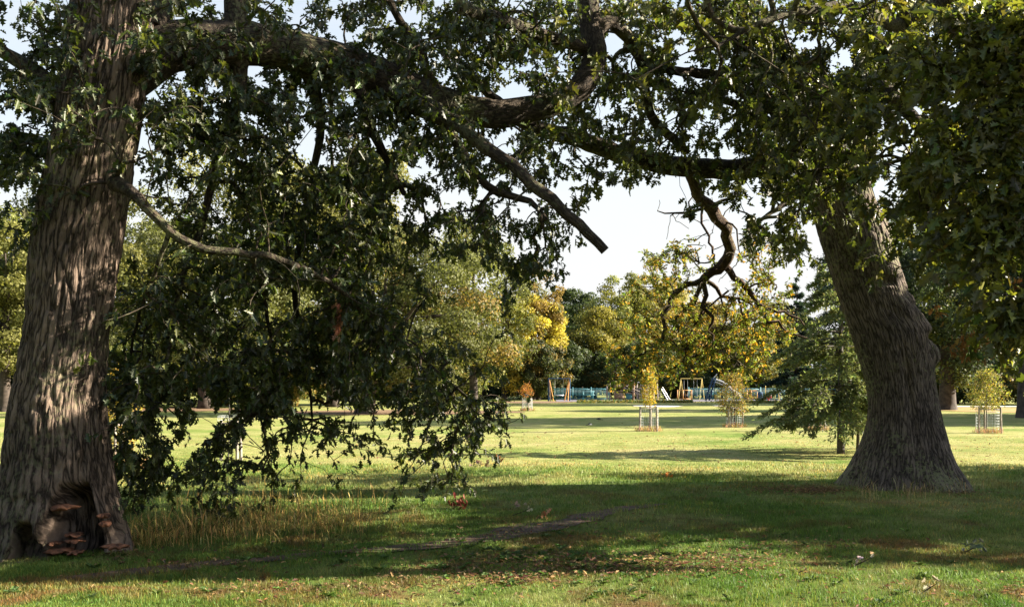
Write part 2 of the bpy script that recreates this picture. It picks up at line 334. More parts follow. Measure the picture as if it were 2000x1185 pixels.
def limb(rows, step=.12, wob=.012):
    q = A([[*P(r[0], r[1], r[2]), r[3]/F*r[2]] for r in rows]); q = spline(q, step)
    q[1:-1, :3] += rng.normal(0, wob*.5, (len(q)-2, 3)); q[:, 3] *= 1+rng.normal(0, .025, len(q)); q[:, 3] = np.maximum(q[:, 3], .003)
    return q

# ------------------------------------------------------------------ ground
def sheet(name, poly, z, m, sub=None):
    V = A([(x, y, z) for x, y in poly]); return mesh(name, V, [[tuple(range(len(V)))]], m)
def gh(x, y):                                # gentle relief of the turf
    x = A(x, float); y = A(y, float)
    return (fbm(x*.35+9, y*.35, 0, 2)-.5)*.10*np.clip((60-y)/40, 0, 1)
gy = np.concatenate([np.linspace(-30, 4, 12), np.arange(4.5, 60, .35), np.geomspace(61, 2500, 40)])
gx = np.concatenate([-np.geomspace(2500, 41, 26), np.arange(-40, 40.1, .5), np.geomspace(41, 2500, 26)])
X, Y = np.meshgrid(gx, gy); V = np.stack([X, Y, gh(X, Y)], -1).reshape(-1, 3)
i = np.arange(len(gy)-1)[:, None]*len(gx); j = np.arange(len(gx)-1)[None]
q = np.stack([i+j, i+j+1, i+j+len(gx)+1, i+j+len(gx)], -1).reshape(-1, 4)
tag(mesh('ground', V, [q], M_turf, smooth=True), kind='structure')

pathpts = A([PT for PT in [(110, 1142), (150, 1136), (330, 1115), (480, 1098), (640, 1084), (800, 1072), (950, 1052), (1060, 1030), (1150, 1010), (1230, 993), (1300, 984)]], float)
pY = gY(pathpts[:, 1]); pX = (pathpts[:, 0]-1000)/F*pY
pc = spline(np.stack([pX, pY, A([.04, .12, .2, .15, .15, .2, .27, .3, .25, .17, .06])], 1), .12)
def ribbon(c, wf, z, name, m):
    T = unit(np.gradient(c[:, :2], axis=0)); nn = np.stack([-T[:, 1], T[:, 0]], 1); n = len(c); K = 6
    s = np.arange(n)*.12; l = c[:, 2]*(.25+1.3*fbm(s*2.6, 3)); r = c[:, 2]*(.25+1.3*fbm(s*2.8, 9))
    u = np.linspace(-1, 1, K)[None]; off = np.where(u < 0, u*l[:, None], u*r[:, None])
    XY = c[:, None, :2]+nn[:, None]*off[:, :, None]; Z = gh(XY[..., 0], XY[..., 1])+z
    V = np.concatenate([XY, Z[..., None]], -1).reshape(-1, 3); i = np.arange(n-1)[:, None]*K; j = np.arange(K-1)[None]
    return tag(mesh(name, V, [np.stack([i+j, i+j+K, i+j+K+1, i+j+1], -1).reshape(-1, 4)], m, smooth=True), kind='structure')
ribbon(pc, None, .012, 'path', M_dirt)
def pathdist(x, y):
    d = np.full(len(x), 9.0)
    for k in range(0, len(pc), 2): d = np.minimum(d, np.hypot(x-pc[k, 0], y-pc[k, 1])/(pc[k, 2]+.02))
    return d
def blob(name, px0, px1, Y0, Y1, z, m, seed=1, n=60):
    xc = (PX(px0, (Y0+Y1)/2)+PX(px1, (Y0+Y1)/2))/2; hx = abs(PX(px1, (Y0+Y1)/2)-PX(px0, (Y0+Y1)/2))/2; yc = (Y0+Y1)/2; hy = (Y1-Y0)/2
    t = np.arange(n)*2*np.pi/n; r = .8+.45*fbm(np.cos(t)*3+seed, np.sin(t)*3+seed)
    V = np.concatenate([[(xc, yc, z)], np.stack([xc+hx*r*np.cos(t), yc+hy*r*np.sin(t), np.full(n, z)], 1)])
    V[:, 2] += gh(V[:, 0], V[:, 1])
    k = np.arange(n); return tag(mesh(name, V, [np.stack([np.zeros(n, int), 1+k, 1+(k+1) % n], 1)], m), kind='structure')
blob('bare_earth', 960, 1118, 94, 106, .02, M_litter, 3)
blob('bare_earth', 1110, 1360, 95, 101, .02, M_litter, 8)
blob('sand', 1238, 1328, 76.5, 84, .03, M_sand, 2)
blob('sand', 1396, 1422, 78, 83, .03, M_sand, 12)
blob('leaf_litter', 1815, 2120, 60, 76, .02, simple('yellow_leaf_litter', (.34, .22, .06), .95, var=.4, scale=2), 4)
blob('leaf_litter', 560, 1000, 57, 68, .02, M_litter, 6)
blob('leaf_litter', -100, 520, 64, 74, .02, M_litter, 9)
tag(sheet('playground_surface', [(PX(1085, 105), 103), (PX(1700, 103), 103), (PX(1700, 118), 118), (PX(1085, 118), 118)], .03, M_tar), kind='structure')
tag(sheet('path', [(PX(1810, 76), 77), (PX(2300, 76), 77), (PX(2300, 80), 80.5), (PX(1810, 80), 80.5)], .03, M_sand), kind='structure')

# grass blades (dense in front, sparser towards the meadow)
def blades(n, y0, y1, hgt, wd, seg, seed):
    px = rng.uniform(-330, 2330, n); py = rng.uniform(y0, y1, n); Y = gY(py); X = (px-1000)/F*Y
    k = (pathdist(X, Y) > .15+1.1*vn(X*4, Y*4)) | (rng.random(len(X)) < .25); k &= (fbm(X*1.2, Y*1.8, 21, 3) < .56) | (rng.random(len(X)) < .38) | (Y > 17); X, Y = X[k], Y[k]; n = len(X)
    lush = fbm(X*.55, Y*.9, 5, 3); tuft = vn(X*5, Y*5, 2)
    h = hgt*(.35+1.5*lush*tuft+.3*rng.random(n))*np.clip(Y/11, .9, 1.25); wdt = wd*(.6+.8*rng.random(n))*Y/10
    a = rng.uniform(0, np.pi*2, n); s = np.stack([np.cos(a), np.sin(a), np.zeros(n)], 1); ln = rnd(n, .35)*A((1, 1, 0))
    b = np.stack([X, Y, gh(X, Y)-.004], 1); tip = b+A((0, 0, 1))*h[:, None]*.95+ln*h[:, None]*1.1
    mid = b+A((0, 0, 1))*h[:, None]*.55+ln*h[:, None]*.35
    tn = np.exp(rng.normal(0, .22, (n, 1)))*A((1, 1, 1)); st = rng.random(n) < .05+.16*(fbm(X*.8, Y*.8, 11) > .55); tn[st] *= A((2.0, 1.25, 1.1))
    tn = np.clip(tn, 0, 2.6)
    if seg == 2:
        V = np.stack([b-s*wdt[:, None]*.5, b+s*wdt[:, None]*.5, mid+s*wdt[:, None]*.4, mid-s*wdt[:, None]*.4, tip], 1)
        k = np.arange(n)[:, None]*5
        return V.reshape(-1, 3), [k+A([0, 1, 2, 3])[None], k+A([3, 2, 4])[None]], np.repeat(tn, 5, axis=0)
    V = np.stack([b-s*wdt[:, None]*.5, b+s*wdt[:, None]*.5, tip], 1)
    return V.reshape(-1, 3), [np.arange(n*3).reshape(-1, 3)], np.repeat(tn, 3, axis=0)
g = MB(); Vb, Fb, Cb = blades(345000, 905, 1230, .052, .006, 2, 1); g.add(Vb, Fb, col=Cb)
Vb, Fb, Cb = blades(165000, 850, 935, .016, .008, 1, 2); g.add(Vb, Fb, col=Cb)
tag(g.build('grass', M_blade), 'short green grass blades covering the foreground turf', 'grass', kind='stuff')

def tallgrass(name, label, cl, n, hgt, tint):
    mb = MB(); 
    for (px, py, sx, sy, k) in cl:
        m = int(n*k); x = px+rng.normal(0, sx, m); y = np.clip(py+rng.normal(0, sy, m), 905, 1170); Y = gY(y); X = (x-1000)/F*Y
        h = hgt*(.25+1.0*rng.random(m)**2)*(.5+vn(X*3, Y*3)); a = rng.uniform(0, 2*np.pi, m); ln = np.stack([np.cos(a), np.sin(a), np.zeros(m)], 1)*rng.uniform(.05, 1.25, (m, 1))**1.3
        s = unit(np.cross(ln+A((.01, 0, 0)), A((0, 0, 1)))); b = np.stack([X, Y, gh(X, Y)], 1)
        lv = []
        for t in np.linspace(0, 1, 5):
            c = b+A((0, 0, 1))*h[:, None]*(t-.25*t**3*np.linalg.norm(ln, axis=1, keepdims=True))+ln*h[:, None]*t*t
            w_ = .0028*(1-.7*t)*(1+2.2*(t > .7)*(t < .98)); lv += [c-s*w_, c+s*w_]
        V = np.stack(lv, 1); k0 = np.arange(m)[:, None]*10
        mb.add(V.reshape(-1, 3), [np.concatenate([k0+A([i*2, i*2+1, i*2+3, i*2+2])[None] for i in range(4)])], col=np.repeat(tints(m, tint, .3, (.10, .13, .03), .3), 10, axis=0))
    return tag(mb.build(name, M_dry), label, 'grass', kind='stuff')
tallgrass('tall_dry_grass', 'tall golden seeding grass beside the left oak', [(330, 1045, 70, 14, .6), (430, 1040, 60, 10, .6), (520, 1020, 60, 20, .7), (640, 1030, 45, 8, .5), (600, 1000, 90, 18, .5), (290, 1062, 35, 6, .4), (450, 1000, 90, 15, .3)], 820, .31, (.50, .34, .11))
tallgrass('dry_grass_tuft', 'straw coloured grass tufts along the foot of the right oak', [(1700, 972, 14, 5, .3), (1780, 970, 22, 5, .5), (1850, 966, 20, 5, .2), (1860, 964, 40, 5, .2)], 380, .24, (.45, .34, .16))

# fallen leaves
def fallen(name, label, cl, tint, L=.09, alt=None, pa=0):
    mb = MB()
    for (px, py, sx, sy, m) in cl:
        x = px+rng.normal(0, sx, m); y = np.clip(py+rng.normal(0, sy, m), 800, 1215); Y = gY(y); X = (x-1000)/F*Y
        b = np.stack([X, Y, gh(X, Y)+rng.uniform(.015, .045, m)], 1); d = rnd(m)*A((1, 1, .25)); nr = rnd(m, .4)+A((0, 0, 1))
        leaves(mb, b, d, nr, L*rng.uniform(.6, 1.2, m)*np.clip(Y/16, 1, 2.2), tints(m, tint, .35, alt, pa), 1.2)
    return tag(mb.build(name, M_dry), label, 'leaves', kind='stuff')
fallen('fallen_leaves', 'scattered dry brown and yellow leaves lying in the grass', [(1000, 1010, 700, 70, 220), (1000, 890, 600, 25, 170), (1200, 850, 500, 25, 260), (1300, 900, 500, 20, 260), (900, 1062, 180, 8, 60), (1150, 1020, 110, 8, 50), (1130, 1112, 130, 14, 800), (1380, 1108, 110, 13, 600), (1000, 1140, 60, 8, 200), (620, 1160, 190, 14, 260), (850, 1140, 130, 14, 160), (1000, 1100, 600, 50, 300), (1800, 1165, 160, 15, 90), (1990, 1150, 20, 12, 60), (1560, 1065, 110, 12, 130), (1850, 870, 150, 30, 50), (640, 1085, 60, 4, 40), (1560, 961, 60, 4, 700), (1600, 962, 30, 3, 300), (1890, 966, 30, 4, 120), (1000, 1045, 120, 12, 120), (400, 1108, 120, 8, 150), (230, 1090, 40, 10, 90)],
       (.17, .10, .055), .05, (.34, .22, .10), .25)

# ------------------------------------------------------------------ the two big oaks
def big_trunk(name, rows, Y0, bumps, mt, parent, amp, fz, Rn=400, flare=.0, seed=0, dy=0, hollows=()):
    q = A([[*P((l+r)/2, y, Y0), (r-l)/2/F*Y0] for y, l, r in rows]); q = spline(q, .02); n = len(q)
    if dy: q[:, 1] += dy*np.clip(q[:, 2], 0, 9)
    th = np.linspace(0, 2*np.pi, Rn+1); rad = q[:, 3][:, None]; z = q[:, 2][:, None]; thm = th[None] % (2*np.pi)
    cx, sy = np.cos(th)[None], np.sin(th)[None]
    wr = fbm(cx*2.2+seed, sy*2.2, z*.8, 2)*.9
    rm = q[:, 3].mean()
    nz1 = vn(cx*rm*fz+wr*5, sy*rm*fz, z*3.2+seed); nz2 = vn(cx*rm*fz*2.1+4, sy*rm*fz*2.1+wr*3, z*8+seed)
    gr1 = np.exp(-(np.abs(2*nz1-1)/.22)**2); gr2 = np.exp(-(np.abs(2*nz2-1)/.28)**2)
    r = rad*(1+.07*(fbm(cx*1.3+seed*3, sy*1.3, z*.7, 2)-.5)*2)
    r = r-amp*gr1*(.5+fbm(cx*3, sy*3, z*1.5+seed))-amp*.5*gr2+amp*.35
    lob = np.abs(np.sin(th*2.5+seed))[None]; fl = np.exp(-np.clip(z, 0, 9)/.45)
    r = r*(1+flare*fl*(lob-.5))
    for (a, zc, wa, wz, dp) in bumps:
        dA = (thm-R(a)+np.pi) % (2*np.pi)-np.pi; r = r+dp*np.exp(-np.abs(dA/wa)**(2 if dp < -.15 else 4)-((z-zc)/wz)**4*.8)
    r = np.maximum(r, rad*.35)
    V = np.stack([q[:, 0][:, None]+r*cx, q[:, 1][:, None]+r*sy, z+0*r], -1)
    fr = np.clip((q[:, 1][:, None]+.05-V[..., 1])/.25, 0, 1)
    for (xc, zc, wx, wz, D) in hollows: V[..., 1] += D*fr*np.exp(-((V[..., 0]-xc)/(wx*np.clip(1.25-.55*(V[..., 2]-zc)/wz, .4, 1.5)))**6-((V[..., 2]-zc)/wz)**6)
    U = np.stack(np.broadcast_arrays(th[None]*rm, z), -1)
    i = np.arange(n-1)[:, None]*(Rn+1); j = np.arange(Rn)[None]
    if V[0, 0, 2] > V[-1, 0, 2]: fc = np.stack([i+j, i+j+Rn+1, i+j+Rn+2, i+j+1], -1)
    else: fc = np.stack([i+j, i+j+1, i+j+Rn+2, i+j+Rn+1], -1)
    return mesh(name, V.reshape(-1, 3), [fc.reshape(-1, 4)], mt, parent, uv=U.reshape(-1, 2), smooth=True), q

YL = 10.25
left = thing('oak_tree', 'massive dark oak at the left edge with bracket fungi in its hollow base', 'tree')
rowsL = [(1180, -80, 262), (1110, -62, 258), (1075, -40, 250), (1040, -22, 240), (1000, -8, 230), (960, 2, 222), (900, 14, 213), (800, 26, 202), (700, 42, 203), (600, 57, 215), (500, 63, 228), (400, 78, 243), (300, 97, 259), (200, 116, 276), (100, 133, 290), (0, 145, 302), (-200, 170, 325), (-500, 190, 330), (-900, 215, 320), (-1300, 240, 310)]
big_trunk('trunk', rowsL, YL, [(-30, .35, .14, .25, .06), (-45, 2.1, .25, .5, .03), (-75, .2, .12, .3, .08)], M_barkL, left, .024, 13, flare=.22, seed=1.7, Rn=520, hollows=[(-4.33, .31, .15, .36, .55), (-4.70, .10, .11, .24, .35), (-3.93, .34, .055, .26, .25)])
rt = thing('oak_tree', 'stout leaning oak on the right with lichened burred bark and a great spreading crown', 'tree')
YR = 16.6
rowsR = [(990, 1638, 1908), (958, 1648, 1892), (940, 1655, 1885), (900, 1672, 1862), (850, 1690, 1845), (800, 1697, 1833), (750, 1693, 1824), (700, 1680, 1820), (650, 1665, 1810), (620, 1655, 1792), (600, 1648, 1783), (550, 1632, 1765), (500, 1615, 1748), (450, 1600, 1735), (400, 1588, 1710), (350, 1577, 1695), (320, 1568, 1690), (280, 1560, 1690), (240, 1560, 1700), (200, 1565, 1700)]
def zR(py): return EYE+(HZ-py)/F*(YR-.6)
big_trunk('trunk', rowsR, YR, [(-75, zR(520), .42, .15, .07), (-85, zR(548), .25, .07, -.08), (-30, zR(625), .5, .2, .08), (-15, zR(690), .4, .15, .10), (-20, zR(655), .4, .06, -.05), (-40, zR(580), .2, .08, .05), (-75, zR(880), .16, .6, -.05), (-100, zR(780), .12, .8, -.04), (-60, zR(600), .4, .15, .04), (-120, zR(940), .18, .35, -.07), (-60, zR(945), .15, .3, -.05)], M_barkR, rt, .015, 15, flare=.24, seed=4.2)

def limbs(parent, L, name='limb', mtl=None, wob=.012):
    sk = []
    for rows in L:
        q = limb(rows, .12 if wob < .02 else .16, wob); mb = MB(); mb.tube(q[:, :3], q[:, 3], 12, cap=True); mb.build(name, mtl or M_limb, parent, smooth=True); sk.append(q[::2])
    return sk
L_left = [
 [(225, 150, 10.3, 60), (330, 95, 10.6, 50), (450, 85, 11, 43), (600, 105, 11.5, 38), (740, 150, 12, 36), (860, 200, 12.3, 33), (960, 222, 12.5, 29), (1060, 208, 12.8, 25), (1130, 175, 13, 24), (1162, 110, 13.2, 23), (1150, 20, 13.4, 22), (1140, -120, 13.6, 18), (1180, -400, 13.8, 9)],
 [(740, 160, 12, 26), (820, 205, 12, 23), (890, 240, 11.6, 14), (960, 296, 11.3, 13), (1000, 322, 11.2, 12.5), (1040, 362, 11.1, 12), (1078, 388, 11, 11.5), (1110, 422, 11, 11), (1150, 456, 11, 10), (1182, 490, 11, 9)],
 [(868, 240, 12.1, 11), (910, 312, 12, 9), (950, 360, 12, 8), (985, 382, 12, 8), (1035, 393, 12, 6), (1068, 430, 12, 4)],
 [(225, 358, 9.9, 17), (258, 376, 9.7, 12), (285, 402, 9.6, 10), (330, 450, 9.6, 9), (400, 487, 9.7, 8), (490, 495, 9.9, 7), (560, 510, 10.3, 6), (640, 550, 10.8, 5), (700, 600, 11.4, 4.5), (760, 645, 12, 4), (850, 720, 12.8, 3), (930, 790, 13, 2)],
 [(470, 90, 11, 22), (462, 200, 11.2, 13), (420, 330, 11.3, 8), (395, 440, 11.2, 7), (355, 540, 11, 5), (330, 640, 11, 3)],
 [(640, 130, 11.7, 18), (668, 150, 11.6, 15), (700, 175, 11.7, 13), (718, 235, 11.8, 11), (745, 290, 12, 8), (790, 380, 12.3, 5)],
 [(460, 70, 11, 24), (462, -40, 11.1, 20), (500, -220, 11.3, 12), (560, -500, 11.5, 5)],
 [(170, 230, 10.4, 26), (80, 150, 10.6, 17), (0, 100, 10.6, 12), (-160, 20, 10.6, 7), (-300, -60, 10.6, 3)],
 [(120, 300, 10.5, 18), (40, 270, 10.9, 11), (-80, 290, 11, 7), (-220, 360, 11, 3)],
 [(590, 110, 11.6, 18), (625, 230, 12, 9), (600, 400, 12.4, 7), (575, 560, 12.6, 6), (600, 700, 12.8, 4), (610, 820, 12.9, 2)],
 [(490, 495, 9.9, 6), (515, 580, 11.5, 4), (530, 700, 11.8, 3), (500, 820, 12, 2)],
 [(330, 455, 9.6, 5), (300, 540, 9.9, 4), (270, 620, 11, 3), (240, 760, 11.6, 2)],
 [(1162, 60, 13.3, 15), (1195, 45, 13.5, 14), (1228, 78, 13.8, 12), (1254, 128, 14, 10), (1260, 180, 14.2, 10), (1275, 234, 14.5, 9), (1305, 262, 14.9, 9), (1340, 295, 15.4, 8)],
 [(300, 60, 10.5, 30), (330, -150, 10.8, 22), (400, -500, 11, 8)],
 [(900, 15, 11, 14), (980, 40, 12, 13), (1060, 70, 12.6, 12), (1150, 95, 13.2, 11)],
 [(870, 215, 12.3, 12), (820, 110, 12, 9), (770, 20, 11.6, 7), (700, -120, 11.2, 4)],
]
sL = np.concatenate(limbs(left, L_left))[:, :3]
L_right = [
 [(1635, 330, 16.4, 40), (1560, 306, 16.3, 28), (1450, 330, 16.2, 21), (1340, 326, 16, 20), (1250, 312, 15.8, 19), (1180, 290, 15.5, 18), (1110, 265, 15.2, 17), (1040, 248, 15, 15), (960, 190, 14.5, 10), (900, 120, 14, 5)],
 [(1632, 275, 16.6, 60), (1585, 190, 16.5, 42), (1530, 120, 16.4, 30), (1475, 40, 16.2, 24), (1420, -120, 16, 17), (1380, -400, 15.6, 7)],
 [(1590, 235, 16.4, 22), (1500, 205, 15.8, 15), (1400, 150, 15, 11), (1300, 135, 14.4, 8), (1220, 90, 14, 5)],
 [(1600, 285, 16.3, 18), (1520, 250, 15.8, 11), (1440, 205, 15.3, 8), (1340, 175, 14.8, 4)],
 [(1635, 280, 16.7, 62), (1690, 190, 16.2, 44), (1770, 60, 15.2, 32), (1850, -120, 14, 22), (1950, -400, 13, 10)],
 [(1735, 120, 15.6, 22), (1850, 150, 13, 15), (1950, 240, 11.5, 10), (2060, 370, 10.5, 6), (2200, 500, 10, 3)],
 [(1710, 160, 15.8, 18), (1800, 250, 13.5, 11), (1870, 380, 12.5, 8), (1920, 520, 12, 5), (1950, 640, 12, 3)],
 [(1770, 60, 15.2, 16), (1650, 15, 13, 10), (1500, 40, 12, 6), (1400, 90, 11.6, 3)],
 [(1780, 40, 15, 18), (1950, -40, 12.6, 14), (2200, -30, 11, 9), (2500, 120, 10.5, 5), (2700, 300, 10.5, 3)],
 [(1600, 255, 16.4, 14), (1500, 140, 15, 10), (1420, 60, 14.2, 8), (1380, 10, 13.8, 6)],
 [(1640, 320, 16.4, 12), (1560, 380, 15.9, 7), (1500, 420, 15.6, 4), (1470, 450, 15.5, 2.5)],
]
sR = np.concatenate(limbs(rt, L_right))[:, :3]
def c2(X_, Y_): return (1160+X_/3.118, 420+Y_/3.118)
def crop(pts, Y, r0, r1): 
    n = len(pts); return [(*c2(x, y), Y+(Y*.0), r0+(r1-r0)*i/(n-1)) for i, (x, y) in enumerate(pts)]
L_dead = [
 [(1350, 326, 16.1, 14), (1360, 370, 16.5, 11), (1380, 400, 16.9, 12), (1403, 425, 17.3, 12), (1418, 462, 17.7, 11), (1421, 500, 18, 11), (1412, 520, 18.2, 11), (1390, 533, 18.3, 9), (1370, 550, 18.4, 8)],
 crop([(650, 400), (560, 430), (490, 480), (445, 560), (410, 610), (430, 680), (420, 760), (370, 800), (240, 870), (180, 940)], 18.5, 6, 2),
 crop([(660, 400), (630, 500), (590, 560), (520, 610), (500, 650), (520, 700)], 18.4, 5, 2),
 crop([(665, 410), (690, 490), (660, 560), (720, 620), (710, 700), (730, 770), (780, 820)], 18.2, 5.5, 1.2),
 crop([(790, 300), (860, 380), (930, 450), (1000, 530), (1040, 590), (1045, 680)], 18.2, 7.5, 3),
 crop([(1035, 570), (1120, 580), (1200, 605), (1280, 670)], 18.2, 3.5, 1.6),
 crop([(1045, 650), (1110, 650), (1180, 700), (1300, 750)], 18.2, 3.5, 1.5),
 crop([(690, 405), (740, 450), (770, 490), (850, 500), (920, 520), (980, 560)], 18.4, 4.5, 2),
 crop([(880, 515), (900, 580), (940, 640), (945, 710), (920, 800)], 18.4, 2.5, 1.2),
 crop([(690, 540), (640, 620), (600, 700), (560, 820), (540, 900)], 18.6, 2.5, 1.2),
 crop([(665, -60), (655, 60), (700, 120), (715, 190), (730, 260), (745, 330)], 18, 2.5, 2),
 crop([(730, 260), (690, 290), (640, 290)], 18, 2.2, 1.2),
 [(1390, 405, 17, 4), (1352, 412, 17, 3), (1318, 416, 17, 2), (1284, 412, 17, 1)],
 [(1395, 400, 17, 4), (1430, 385, 17, 2.5), (1450, 375, 17, 1.2)],
 [(1405, 425, 17.3, 3), (1428, 440, 17.3, 2), (1440, 470, 17.3, 1.5), (1446, 500, 17.3, 1)],
 [(1352, 412, 17, 2), (1345, 395, 17, 1.5), (1350, 378, 17, 1)],
 crop([(820, 460), (700, 560), (640, 640), (560, 720), (500, 790)], 18.6, 2, 1),
 crop([(770, 490), (800, 600), (790, 700), (840, 780)], 18.5, 2, 1),
]
sP = np.concatenate(limbs(rt, L_dead, 'hanging_limb', barkmat('bare_limb_bark', (.035, .022, .016), (.11, .075, .055), .2, 18, 6), .045))[:, :3]

mapL = dmap(["2 4 2 6 9 7 5 4 6 8 8 9 9 5 0", "3 7 3 8 9 9 9 9 9 9 7 9 8 4 0", "7 8 4 5 9 9 9 9 9 9 8 5 4 3 0", "8 7 1 3 8 9 7 5 8 9 7 5 4 3 0",
 "7 3 0 3 7 8 7 7 9 9 9 6 6 5 0", "3 0 0 1 5 6 7 7 9 9 9 8 6 5 0", "1 0 0 1 6 7 8 8 7 4 2 1 6 4 0", "0 0 0 4 7 8 8 8 7 5 1 0 2 0 0",
 "0 0 1 6 7 8 8 9 8 7 4 1 0 0 0", "0 0 4 8 9 9 9 9 9 8 8 8 2 0 0", "0 0 4 8 8 7 6 6 6 2 6 6 1 0 0", "0 0 5 7 4 6 3 3 0 0 5 3 0 0 0", "0 0 2 1 1 6 0 0 0 0 0 0 0 0 0", "0 0 0 0 0 0 0 0 0 0 0 0 0 0 0"], 0, 80)
def YLf(px, py):
    base = np.interp(px, [0, 250, 500, 800, 1150], [10.4, 10.6, 11.6, 12.3, 12.9])+np.clip((py-500)/400, 0, 1)*.8
    return base+rng.normal(0, .75, len(px))
pl = sample(mapL, 0, 1150, 0, 1010, 14500, YLf, 1.5, 1.3, 42)
up = lambda px, py: np.full(len(px), .7)
pl2 = sample(up, -500, 1150, -900, 0, 2300, lambda px, py: np.interp(px, [-500, 1150], [10, 12.8])+rng.normal(0, 1.3, len(px)), .6, 4)  # unseen crown above the frame, thickened to shade the trunk top
pl3 = sample(up, -450, 0, 0, 560, 420, lambda px, py: 10.6+rng.normal(0, .8, len(px)), .6, 4)
def crown(parent, sk, pts, n, L, tint, alt=None, pa=0, name='crown', r0=.0036, droop=.5, var=.3, near=0):
    par, cnt = grow(sk, pts); tw = MB(); d = twigs(tw, sk, pts, par, cnt, r0); tw.build('twigs', M_limb, parent, smooth=True)
    lf = MB(); d = unit(d-A((0, 0, .35))); far = pts[:, 1] > near
    sprays(lf, pts[far], d[far], n, L, tint, droop, alt=alt, pa=pa, var=var)
    if (~far).any(): sprays(lf, pts[~far], d[~far], n, L*1.25, A(tint)*1.3*A((1.1, 1, 1.0)), droop, .2, alt=alt, pa=pa*1.8, var=var)  # nearer leaves tinted brighter to stand for sunlight on them
    return lf.build(name, M_leaf, parent)
crown(left, sL, np.concatenate([pl, pl2, pl3]), 9, .10, (.046, .058, .017), (.13, .14, .03), .06)
# rusty cluster of dead leaves hanging in the left crown
lf = MB(); pp = A([P(662+random.uniform(-5, 5), 635+random.uniform(-22, 22), 11.4) for _ in range(9)]); sprays(lf, pp, np.tile(A((0, 0, -1.)), (9, 1)), 4, .1, (.42, .2, .13), 1.0)
o = lf.build('dead_leaf_cluster', M_dry, left); o['label'] = 'pinkish brown withered leaves hanging in the dark foliage'

mapR = dmap(["3 7 8 8 9 9 9 8 8 8 8 8", "4 7 7 8 9 9 9 8 8 8 8 8", "4 7 6 6 7 7 8 8 8 8 8 8", "3 5 6 6 6 6 8 8 8 8 8 8", "1 4 1 1 3 7 7 5 5 8 8 8", "1 1 0 0 0 5 4 0 1 7 8 8",
 "0 0 0 0 0 0 1 0 1 4 6 8", "0 0 0 0 0 0 0 0 0 0 3 6", "0 0 0 0 0 0 0 0 0 0 0 3", "0 0 0 0 0 0 0 0 0 0 0 0", "0 0 0 0 0 0 0 0 0 0 0 0"], 1040, 80)
def YRf(px, py):
    m = np.interp(px, [1040, 1350, 1600, 1750, 1850, 2000], [14.2, 14.6, 14.6, 13, 11.5, 10.2]); s = np.interp(px, [1040, 1600, 1800], [1.0, 1.1, 1.6])
    return np.clip(m+rng.normal(0, 1, len(px))*s, 9.4, 17.5)
pr = sample(mapR, 1040, 2180, 0, 900, 13400, YRf, 1.5, 8.3, 45)
pr2 = sample(up, 1150, 1980, -1000, 0, 950, lambda px, py: np.interp(px, [1100, 1700, 2700], [14, 13, 10.5])+rng.normal(0, 1.4, len(px)), .5, 4)  # unseen upper crown, filled out as a sun blocker
pr4 = sample(up, 1150, 1980, -950, -60, 800, lambda px, py: 11.2+rng.normal(0, .6, len(px)), .5, 4)  # extra unseen leaves added above the frame to keep sun off the left trunk
crown(rt, sR, np.concatenate([pr, pr2, pr4]), 9, .125, (.060, .070, .020), (.18, .18, .04), .10, near=12.6)
# sunlit autumn foliage of the hanging limb
ell = [(1310, 490, 55, 30, .5), (1330, 520, 70, 40, .5), (1480, 510, 45, 50, .6), (1490, 570, 60, 40, .6), (1300, 570, 70, 40, .5), (1420, 620, 110, 50, .7), (1290, 640, 80, 45, .5), (1250, 700, 70, 45, .8),
       (1330, 690, 80, 45, .8), (1430, 690, 80, 45, .8), (1242, 745, 30, 16, .5), (1310, 745, 30, 16, .35), (1500, 640, 60, 45, .5), (1205, 755, 18, 22, .6), (1470, 740, 40, 20, .5), (1200, 620, 30, 30, .2)]
pp = []
for (cx, cy, rx, ry, dn) in ell:
    m = int(rx*ry*dn*.026)
    a = rng.uniform(0, 2*np.pi, m); r = np.sqrt(rng.random(m)); Yd = 18.6+rng.normal(0, .9, m); pp.append(np.stack([(cx+rx*r*np.cos(a)-1000)/F*Yd, Yd, EYE+(HZ-cy-ry*r*np.sin(a))/F*Yd], 1))
pp = np.concatenate(pp); bp = np.stack([rng.uniform(1285, 1450, 170), rng.uniform(385, 720, 170)], 1); Yd = rng.uniform(17, 18.8, 170); bp = np.stack([(bp[:, 0]-1000)/F*Yd, Yd, EYE+(HZ-bp[:, 1])/F*Yd], 1)
bp = bp[np.linalg.norm(bp[:, None]-sP[None], axis=2).min(1) < .55]; par, cnt = grow(sP, bp, .2); tw = MB(); twigs(tw, sP, bp, par, cnt, .0045); tw.build('bare_twigs', M_limb, rt, smooth=True)
par, cnt = grow(sP, pp, .3); tw = MB(); d = twigs(tw, sP, pp, par, cnt, .0036); tw.build('twigs', M_limb, rt, smooth=True)
lf = MB(); sprays(lf, pp, unit(d+A((0, 0, .3))), 14, .085, (.155, .165, .03), .1, alt=(.45, .25, .03), pa=.16, var=.35)
o = lf.build('foliage', M_far, rt); o['label'] = 'sunlit yellow-green autumn leaves around the bare hanging limb'
# copper leaves low on the right
lf = MB(); pp = A([P(x+random.gauss(0, 20), y+random.gauss(0, 7), 13.5) for x, y in [(1895, 682)]*22+[(1950, 690)]*6+[(1975, 560)]*5+[(1870, 615)]*5]); sprays(lf, pp, np.tile(A((0, 0, -1.)), (len(pp), 1)), 5, .11, (.26, .14, .045), .6)
o = lf.build('rusty_foliage', M_dry, rt); o['label'] = 'rust coloured leaves at the low tips of the crown'

